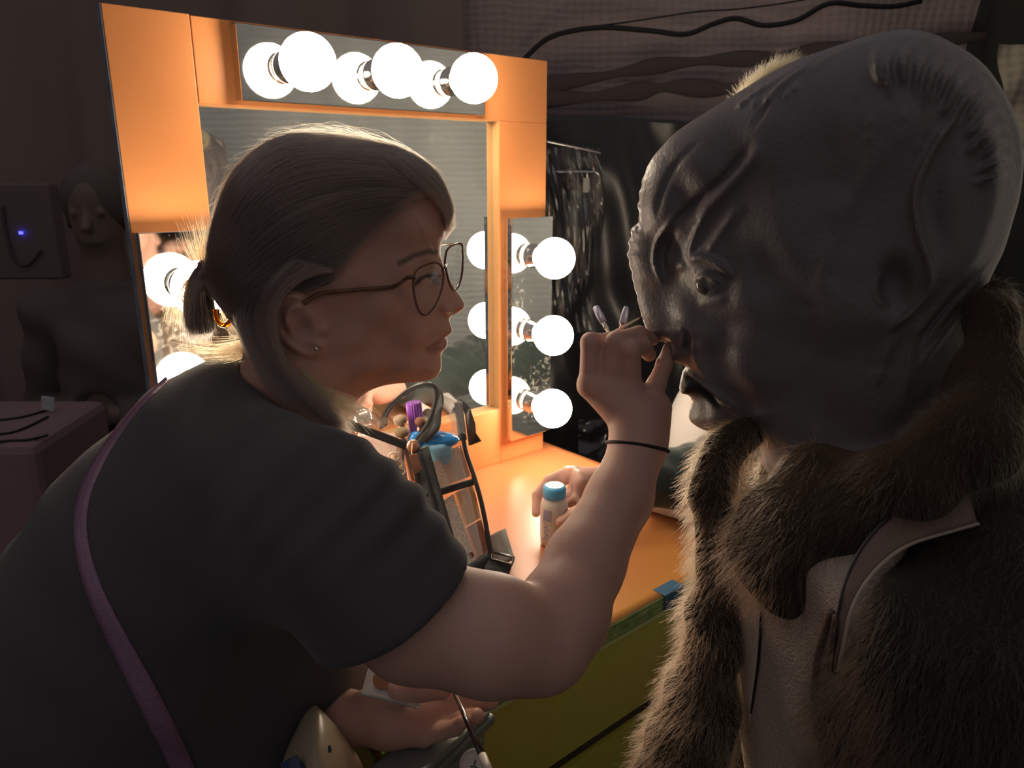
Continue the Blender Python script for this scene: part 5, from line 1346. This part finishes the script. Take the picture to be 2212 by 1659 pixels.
def mbrush(x0, y0, x1, y1, yh, r_, hr, col, label, handle=(.25, .14, .08), flat=1.):
    e_ = empty('makeup_brush', Y(x1, y1, yh), label, 'brush')
    a, b = Y(x1, y1, yh), Y(x0, y0, yh); ax_ = nrm(b - a); L_ = np.linalg.norm(b - a)
    mb = MB(); mb.lathe(b - ax_ * hr * 2.4, ax_, [(r_ * .5, 0), (r_ * .9, hr * .5), (r_ * 1.05, hr * 1.4), (r_ * .8, hr * 2.2), (r_ * .3, hr * 2.6)], 20); mb.build('bristles', mat('bristle', col, .9, bump=(900, .8)), e_, smooth=True)
    mb = MB(); mb.lathe(b - ax_ * (hr * 2.4 + .018), ax_, [(r_ * .42, 0), (r_ * .55, .018)], 18); mb.build('ferrule', M['coppery'], e_, smooth=True)
    mb = MB(); mb.lathe(b - ax_ * (hr * 2.4 + .10), ax_, [(r_ * .25, 0), (r_ * .4, .083)], 14); mb.build('handle', mat('handle', handle, .4), e_, smooth=True)
mbrush(862, 898, 872, 945, 1.185, .011, .0065, (.50, .36, .26), 'fluffy pale tan make-up brush left of the purple marker')
mbrush(909, 903, 905, 950, 1.175, .0095, .006, (.26, .11, .07), 'rounded dark brown make-up brush right of the purple marker')
mbrush(868, 925, 868, 960, 1.165, .012, .006, (.30, .22, .13), 'olive brown flat brush low in the open bag')
M['blue'] = mat('bright blue plastic', (.03, .27, .72), .22, coat=.4)
bt = empty('blue_container', Y(940, 960, 1.19), 'bright blue rounded plastic container inside the open bag', 'container')
mb = MB(); p = Y(940, 950, 1.175); mb.ell(p, (.040, .020, .014), [cR, nrm(np.array([0, 1, 0])), bz]); mb.ell(Y(900, 952, 1.165), (.015, .012, .016)); mb.build('lid', M['blue'], bt, smooth=True)
mb = MB(); mb.lathe(p - bz * .075, bz, [(.026, 0), (.028, .004), (.028, .068), (.024, .074)], 28); mb.build('tub', mat('pale blue plastic', (.25, .5, .7), .35), bt, smooth=True)
mb = MB(); mb.box(Y(770, 935, 1.17), cR * .07 + np.array([0, 0, -.012]), np.array([0, .03, 0]), bz * -.09); tag(mb.build('tissue_pack', mat('white film wrap', (.75, .66, .58), .4, bump=(60, .6), var=(30, (.62, .32, .34), .2)), bevel=.006), 'crinkled white and pink tissue pack in the left side of the bag', 'tissues')
mb = MB(); mb.lathe(Y(868, 1075, 1.10), nrm(np.array([-.12, 0, 1.])), [(.012, 0), (.014, .004), (.014, .05), (.012, .056), (.0085, .062), (.0085, .075)], 24); tag(mb.build('cream_bottle', mat('beige makeup bottle', (.62, .36, .2), .25), smooth=True), 'slim beige bottle behind the zip pull in the bag', 'bottle')
mb = MB()
for k in range(3): 
    q = [Y(853 + 6 * k, 985 + 16 * k, 1.09) + np.array([.008 * math.cos(t), -.002, .006 * math.sin(t)]) for t in np.linspace(0, 2 * math.pi, 20, endpoint=False)]
    mb.tube(q, .0018, 8, closed=True)
tag(mb.build('clear_rings', mat('clear rubber', (.85, .85, .82), .1, trans=.6), smooth=True), 'small clear rubber rings pressed against the vinyl front', 'rubber bands')
mb = MB(); mb.lathe(Y(782, 905, 1.23) , nrm(np.array([.15, -.5, .6])), [(.001, 0), (.010, .002), (.016, .006), (.017, .010), (.013, .013), (.001, .014)], 28); tag(mb.build('compact_mirror', M['chromerough'], smooth=True), 'small round metal compact seen under the chin behind the hair ends', 'compact')

# powder bottle
M['whiteplast'] = mat('translucent white plastic', (.80, .74, .66), .32, spec=.5, sss=.5)
M['capblue'] = mat('pale blue cap plastic', (.12, .50, .86), .35)
pb = empty('powder_bottle', T(1196, 1176), 'white plastic powder bottle with a pale blue shaker cap held on the table', 'bottle')
O = T(1196, 1174); prof = [(.019, 0), (.0222, .003), (.0232, .02), (.0236, .055), (.0230, .072), (.0205, .080), (.0170, .084), (.0165, .087)]
mb = MB(); mb.lathe(O, bz, prof, 40); mb.build('bottle', M['whiteplast'], pb, smooth=True)
mb = MB(); mb.lathe(O, bz, [(.0190, .086), (.0195, .087), (.0193, .101), (.0180, .1045), (.0165, .1055), (.001, .106)], 40); mb.build('cap', M['capblue'], pb, smooth=True)
mb = MB(); mb.lathe(O + bz * .1062, bz, [(.0150, 0), (.0150, .0004)], 30); fc = mb.build('cap_top', mat('pale cap top', (.62, .74, .70), .4), pb)
M['hole'] = mat('hole', (.05, .09, .10), .8)
for k in range(7):
    q = k * 2 * math.pi / 6; r_ = 0 if k == 6 else .0075
    mb = MB(); mb.lathe(O + bz * .1067 + np.array([math.cos(q) * r_, math.sin(q) * r_, 0]), bz, [(.0012, 0), (.0012, .0002)], 12); mb.build('sprinkle_hole', M['hole'], fc)
# worn blue vertical lettering on the side of the bottle
M['inkblue'] = mat('faded blue ink', (.22, .30, .50), .5)
mb = MB(); frng = random.Random(3)
for k in range(11):
    h_ = .016 + k * .0046; a_ = math.radians(-132 + frng.uniform(-3, 3))
    for s__ in range(3):
        a2 = a_ + frng.uniform(-.16, .16); R_ = .02385
        q = [O + bz * (h_ + frng.uniform(-.0015, .0015)) + np.array([math.cos(a2 + t) * R_, math.sin(a2 + t) * R_, 0]) for t in (-.07, 0, .07)]
        mb.tube(q, .0005, 5)
mb.build('lettering', M['inkblue'], pb)
mb = MB(); V = []; 
for j in range(10):
    for i in range(8):
        a2 = math.radians(-142 + i * 5.5); V.append(O + bz * (.050 + j * .0022) + np.array([math.cos(a2), math.sin(a2), 0]) * .0238)
mesh_np('label_patch', V, [(j * 8 + i, j * 8 + i + 1, (j + 1) * 8 + i + 1, (j + 1) * 8 + i) for j in range(9) for i in range(7)], mat('lilac label', (.42, .42, .55), .5), pb)

# white rolls by the sleeve
M['towel'] = mat('white paper towel', (.78, .72, .68), .9, bump=(80, .4))
def roll(a, b, r_, name, label):
    e_ = empty(name, a * [1, 1, 0] + bz * .75, label, 'towel')
    ax_ = nrm(b - a); L_ = np.linalg.norm(b - a); mb = MB(); mb.lathe(a, ax_, [(r_ * .93, 0), (r_, .003), (r_ * 1.02, L_ * .5), (r_, L_ - .003), (r_ * .93, L_)], 32, cap=False); mb.build('rolled_cloth', M['towel'], e_, smooth=True)
    V = []; n_ = 90
    for i in range(n_):
        t = i / (n_ - 1); q = t * 2 * math.pi * 4; rr = r_ * (.15 + .8 * t); s1 = nrm(np.cross(ax_, bz)); s2 = np.cross(ax_, s1)
        for h_ in (L_ - .012, L_ - .001): V.append(a + ax_ * h_ + (s1 * math.cos(q) + s2 * math.sin(q)) * rr)
    mesh_np('rolled_end', V, [(2 * i, 2 * i + 2, 2 * i + 3, 2 * i + 1) for i in range(n_ - 1)], mat('greenish end', (.45, .55, .52), .9), e_, True)
def up(p, z): p = np.array(p); p[2] = z; return p
roll(up(T(1330, 1080), .75 + .0185), up(T(1538, 1142), .75 + .0185), .0178, 'towel_roll', 'rolled white towel lying on the table, nearest its right edge')
roll(up(T(1330, 1062), .75 + .0185) + np.array([.03, .03, 0]), up(T(1565, 1098), .75 + .0185) + np.array([.0, .02, 0]), .0178, 'towel_roll', 'rolled white towel behind another, tucked under the dark green sleeve')

# ============================================================ other people
def dhead(p, c, f, s=1.0):
    """plain head: c centre, f facing"""
    f = nrm(f); up_ = bz; sd = np.cross(f, up_); A_ = np.array([f, sd, up_]); q = (p - c) @ A_.T / s
    q = q.copy(); y = np.abs(q[:, 1]); qs = np.stack([q[:, 0], y, q[:, 2]], 1)
    d = ellip(q, np.array([-.01, 0, .03]), (.095, .075, .088))
    d = smin(d, ellip(q, np.array([.025, 0, -.045]), (.062, .055, .070)), .03)
    d = smin(d, cone(qs, np.array([.082, 0, .005]), np.array([.104, 0, -.032]), .009, .012), .012)
    d = smin(d, cone(qs, np.array([.082, 0, -.068]), np.array([.078, .020, -.068]), .009, .006), .008)
    d = smax(d, -ellip(qs, np.array([.098, .031, .008]), (.016, .017, .012)), .014)
    d = smin(d, np.linalg.norm(qs - np.array([.074, .031, .006]), axis=1) - .0125, .004)
    d = smin(d, ellip(qs, np.array([-.005, .077, -.012]), (.020, .008, .030)), .006)
    return d * s
# helper reaching for the powder bottle
hp = empty('person', T(1560, 1000) * [1, 1, 0] + np.array([.1, .25, 0]), 'person behind the actor in dark green sleeve and white shirt, hand round the powder bottle', 'person')
hC = P(1590, 655, 1.76); tC = P(1600, 950, 1.80); Bc = O + bz * .06
w3 = P(1300, 1048, 1.325); el3 = P(1560, 1030, 1.40); sh3 = P(1690, 880, 1.62)
kn = [P(1228, 1022, 1.315), P(1240, 1022, 1.30), P(1250, 1030, 1.285), P(1254, 1042, 1.275)]
f3 = [([kn[0], P(1186, 1038, 1.325), P(1160, 1070, 1.315), P(1158, 1108, 1.30)], [.0115, .0095, .0085, .0075]),
      ([kn[1], P(1205, 1046, 1.325), P(1180, 1075, 1.335), P(1172, 1100, 1.325)], [.011, .0095, .0085, .0075]),
      ([kn[2], P(1236, 1058, 1.300), P(1228, 1072, 1.29), P(1214, 1080, 1.300)], [.0105, .009, .0085, .0075]),
      ([kn[3], P(1250, 1064, 1.280), P(1242, 1080, 1.272), P(1230, 1088, 1.276)], [.010, .0085, .008, .007])]
th3 = ([P(1290, 1062, 1.29), P(1268, 1092, 1.262), P(1238, 1112, 1.248), P(1212, 1128, 1.240)], [.013, .0115, .0105, .009])
def dh3(p):
    d = dhead(p, hC, np.array([-.9, -.45, 0])); d = smin(d, cone(p, hC - bz * .06, tC + bz * .12, .050, .060), .03)
    d = smin(d, ellip(p, tC - bz * .06, (.17, .14, .24)), .05)
    d = smin(d, chain(p, [sh3, el3, w3], [.05, .036, .025], .02), .02)
    hb = None
    for k_, r_ in zip(kn, (.012, .0125, .012, .011)):
        c_ = cone(p, w3 + (kn[1] - w3) * .3, k_, .021, r_); hb = c_ if hb is None else smin(hb, c_, .01)
    hb = smin(hb, chain(p, *th3), .008)
    for q, r_ in f3: hb = smin(hb, chain(p, q, r_, .003), .0035)
    d = smin(d, hb, .01)
    return d
skin2 = mat('pink skin', (.68, .40, .32), .4, sss=.45, bump=(300, .08))
sdf_mesh('body', dh3, np.array([.0, .9, .30]), np.array([.95, 1.9, 1.65]), .0035, skin2, hp)
def djk(p):
    d = chain(p, [sh3, el3, P(1385, 1032, 1.352)], [.085, .070, .048], .03)
    d = smin(d, smax(ellip(p, tC - bz * .07 + cR * .05, (.205, .165, .27)), -((p - tC) @ nrm(np.array([.80, .3, .15])) + .035), .01), .03)
    q = p @ np.array([[43, 31, 63.], [27, -49, 31.]]).T
    return smax(d + .003 * np.sin(q[:, 0]) * np.sin(q[:, 1]) + .002 * np.sin(2.1 * q[:, 0] + 1), -(p - P(1385, 1032, 1.352)) @ nrm(el3 - w3), .003)
sdf_mesh('jacket', djk, np.array([.1, .9, .25]), np.array([1.05, 2.0, 1.40]), .006, mat('dark green knit', (.024, .038, .036), .95, sheen=.3, bump=(150, .6)), hp)
def dws(p): return smax(ellip(p, tC - bz * .03, (.182, .152, .25)), (p - tC)[:, 2] - .155, .004)
sdf_mesh('shirt', dws, np.array([.1, 1.2, .25]), np.array([.95, 1.95, 1.30]), .008, mat('white shirt cotton', (.50, .47, .44), .85), hp)
def dhh(p): 
    d = ellip(p, hC + bz * .035 + np.array([.012, .008, 0]), (.102, .095, .098)); return smax(d, (p - hC) @ nrm(np.array([-.8, -.4, -.75])) - .035, .01)
sdf_mesh('hair', dhh, hC - .16, hC + .18, .005, M['haircap'], hp)
# dim figure standing far left
bc = Y(212, 462, 2.0)
bp_ = empty('person', bc * [1, 1, 0], 'dim figure in dark clothes standing behind the left edge of the mirror board', 'person')
sl = bc - bz * .26 + cR * .19; sr = bc - bz * .26 - cR * .17; hips = bc - bz * .80
def dbg(p):
    d = dhead(p, bc, np.array([.15, -1., -.1]), .95); d = smin(d, cone(p, bc - bz * .05, bc - bz * .25, .048, .058), .02)
    d = smin(d, cone(p, sl, sr, .055, .055), .04); d = smin(d, cone(p, bc - bz * .36, hips, .13, .13), .05)
    for s_, q in ((1, sl), (-1, sr)):
        e1 = q - bz * .27 + cR * s_ * .05; h1 = bc - bz * .50 - np.array([-.02 * s_, .17, 0])
        d = smin(d, chain(p, [q, e1, h1], [.048, .04, .028], .01), .02)
        d = smin(d, cone(p, h1, h1 + np.array([-s_ * .05, -.02, .03]), .028, .020), .01)
        d = smin(d, chain(p, [hips + cR * s_ * .08, hips + cR * s_ * .09 - bz * .30, up(hips + cR * s_ * .09, .10)], [.085, .06, .045], .01), .02)
        ft = up(hips + cR * s_ * .09, .045); d = smin(d, cone(p, ft, ft + np.array([0, -.13, -.005]), .038, .03), .02)
    return d
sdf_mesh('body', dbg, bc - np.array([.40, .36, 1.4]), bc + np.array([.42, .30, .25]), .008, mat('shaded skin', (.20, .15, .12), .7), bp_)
def dbj(p):
    return smax(dbg(p) - .012 + .004 * np.sin(p @ np.array([30, 20, 41.])), np.maximum((p - bc)[:, 2] + .17, .12 - p[:, 2] - 0 * p[:, 0]) , .01)
def dbj2(p):
    d = dbj(p)
    for s_ in (1, -1):
        h1 = bc - bz * .50 - np.array([-.02 * s_, .17, 0]); d = smax(d, -(np.linalg.norm(p - h1 - np.array([-s_ * .03, -.01, .015]), axis=1) - .062), .01)
    return d
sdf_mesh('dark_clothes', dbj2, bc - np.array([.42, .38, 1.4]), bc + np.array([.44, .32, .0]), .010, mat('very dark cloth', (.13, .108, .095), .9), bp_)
def dbh(p): return smax(ellip(p, bc + bz * .035 + np.array([0, .018, 0]), (.088, .10, .095)), (p - bc) @ nrm(np.array([0, -1., -.55])) - .050, .01)
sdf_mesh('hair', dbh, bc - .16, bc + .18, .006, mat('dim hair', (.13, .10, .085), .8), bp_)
mb = MB(); mb.cbox(P(104, 872, (.842 - CZ) / ray(104, 872)[2]), (.030, .004, .034), [nrm(cR + bz * -.15), np.array([0, 1, 0]), nrm(bz + cR * .15)]); tag(mb.build('white_label', mat('label card', (.55, .58, .60), .6), bevel=.003), 'small white label card hanging by the crate at the far left', 'label')

# ============================================================ held things and the corner low down
M['ivory'] = mat('ivory stick', (.85, .70, .52), .4)
def stick(name, pts, rads, mt, label, cat='brush', parts=()):
    e_ = empty(name, pts[0], label, cat); mb = MB(); mb.tube(pts, rads, 10); mb.build('handle', mt, e_, smooth=True)
    for nm, pp, rr, mm in parts: mb = MB(); mb.tube(pp, rr, 10); mb.build(nm, mm, e_, smooth=True)
    return e_
a, b = P(1390, 682, .785), P(1300, 731, .790)
stick('detail_brush', [b, on(b, a, .5), on(b, a, .9)], [.0014, .0013, .0010], M['ivory'], 'thin ivory brush held in the raised fingers, touching the prosthetic nose', parts=[('tip', [on(b, a, .9), a], [.0010, .0004], M['haircap'])])
M['ferr'] = mat('white metal ferrule', (.8, .78, .75), .25, metal=.6); M['lav'] = mat('lavender bristle cap', (.55, .55, .72), .35, trans=.3)
a, b = P(1328, 745, .81), P(1287, 664, .84)
stick('spare_brush', [a, on(a, b, .55)], [.0016, .0020], M['ivory'], 'spare brush behind the raised hand, the left one tilting left', parts=[('ferrule', [on(a, b, .42), on(a, b, .62)], [.0026, .0024], M['ferr']), ('bristle_cap', [on(a, b, .60), on(a, b, .8), b], [.0040, .0044, .0036], M['lav'])])
a, b = P(1328, 770, .82), P(1353, 664, .84)
stick('spare_brush', [a, on(a, b, .6)], [.0016, .0020], M['ivory'], 'spare brush behind the raised hand, the right one standing upright', parts=[('ferrule', [on(a, b, .5), on(a, b, .68)], [.0030, .0026], M['coppery']), ('bristle_cap', [on(a, b, .66), on(a, b, .85), b], [.0042, .0042, .0030], M['lav'])])
# palm: little palette and a long dark brush
pp = empty('hand_palette', P(850, 1480, .735), 'small clear palette with an orange pan lying on the open lower palm', 'palette')
c_ = P(852, 1478, .742)
ax1 = nrm(cR * .9 - cU * .28 + cF * .1); ax3 = nrm(cU * .75 - cF * .6); ax2 = nrm(np.cross(ax3, ax1))
mb = MB(); mb.cbox(c_, (.058, .036, .004), [ax1, ax2, np.cross(ax1, ax2)]); mb.build('tray', mat('clear tray', (.85, .85, .82), .08, trans=.5), pp, bevel=.001)
mb = MB(); mb.lathe(c_ + ax1 * .014 + np.cross(ax1, ax2) * .0022, np.cross(ax1, ax2), [(.011, 0), (.011, .0010), (.0005, .0012)], 24); mb.build('orange_pan', mat('orange cream', (.80, .36, .05), .35), pp)
mb = MB(); mb.lathe(c_ - ax1 * .012 + np.cross(ax1, ax2) * .0022, np.cross(ax1, ax2), [(.010, 0), (.010, .0010), (.0005, .0012)], 24); mb.build('brown_pan', mat('brown cream', (.28, .12, .05), .35), pp)
a, b = P(978, 1488, .742), P(1042, 1632, .660); c2 = P(1062, 1680, .636)
stick('long_brush', [a, on(a, b, .5), b], [.0018, .0028, .0034], mat('dark lacquered handle', (.05, .03, .025), .2, coat=.6), 'long dark brush slanting down from the lower hand, pale end at the frame bottom', parts=[('pale_end', [b, c2], [.0038, .0038], mat('pale end', (.6, .56, .5), .4))])
# storage box with a round latch
M['greyplast'] = mat('clear grey plastic', (.17, .185, .17), .25, spec=.6)
sb = empty('storage_box', np.array([-.07, .62, .0]), 'grey plastic storage box with a round white latch at the frame bottom', 'box')
r0, r1 = P(880, 1652, .70), P(1054, 1580, .81)
dirx = r1 - r0; dirx[2] = 0; Lx = np.linalg.norm(dirx); dx_ = dirx / Lx; dy_ = np.array([-dx_[1], dx_[0], 0]); ztop = (r0[2] + r1[2]) / 2
base = up((r0 + r1) / 2 - dx_ * Lx * .9, 0)
mb = MB(); mb.box(base + np.array([0, 0, .002]) , dx_ * Lx * 1.4, dy_ * .045 , bz * (ztop - .022)); mb.build('box_body', M['greyplast'], sb, bevel=.01)
mb = MB(); mb.box(base - dx_ * .01 - dy_ * .003 + bz * (ztop - .020), dx_ * (Lx * 1.4 + .02), dy_ * .05, bz * .012); mb.box(base - dx_ * .004 - dy_ * .001 + bz * (ztop - .008), dx_ * (Lx * 1.4 + .008), dy_ * .048, bz * .008); mb.build('lid', M['greyplast'], sb, bevel=.003)
lt = P(1025, 1652, .755)
mb = MB(); mb.lathe(lt, -nrm(cF * .8 + cU * -.3), [(.0150, 0), (.0150, .004), (.0135, .0055), (.0130, .0055), (.0120, .0040), (.001, .0042)], 36); lo_ = mb.build('latch', mat('white latch', (.66, .60, .54), .35), sb, smooth=False)
mb = MB(); q = lt - nrm(cF * .8 + cU * -.3) * .0048; mb.tube([q + cU * .005 + cR * .001, q - cU * .001], .0006, 6); mb.tube([q - cU * .001 - cR * .004, q - cU * .002 + cR * .003], .0006, 6); mb.build('arrow_mark', M['hole'], lo_)
# cream jug with blue band
M['cream'] = mat('cream plastic', (.42, .34, .23), .35, spec=.5)
jg = empty('cream_case', P(690, 1640, .70) * [1, 1, 0], 'cream plastic case with a blue band below the shirt hem', 'case')
L_ = [(640, 1612), (668, 1575), (690, 1566), (720, 1590), (762, 1640), (800, 1720), (760, 1860), (640, 1840), (600, 1720)]
FJ = Frame(690, 1660, .70); JR = Relief(FJ, L_, [(690, 1650, .05, .018)], .03, step=.0025, smooth=2)
sdf_mesh('case_body', JR.dist, FJ.O - .2, FJ.O + .2, .004, M['cream'], jg)
mb = MB(); mb.ell(P(712, 1618, .655), (.0016, .0016, .004)); mb.build('keyhole', M['hole'], jg)
mb = MB(); mb.tube([P(624, 1640, .655), P(660, 1700, .645), P(700, 1760, .64)], .010, 10, flat=.3); mb.build('blue_band', mat('navy band', (.03, .06, .14), .6), jg, smooth=True)
# orange timber posts at the table's near left corner
for k, (u_, c0) in enumerate([(.345, .600), (.378, .592)]):
    mb = MB(); bbox(mb, u_, u_ + .018, c0, c0 + .02, -CZ, TZ - .032); mb.build('corner_post', M['orange'], tb, bevel=.001)
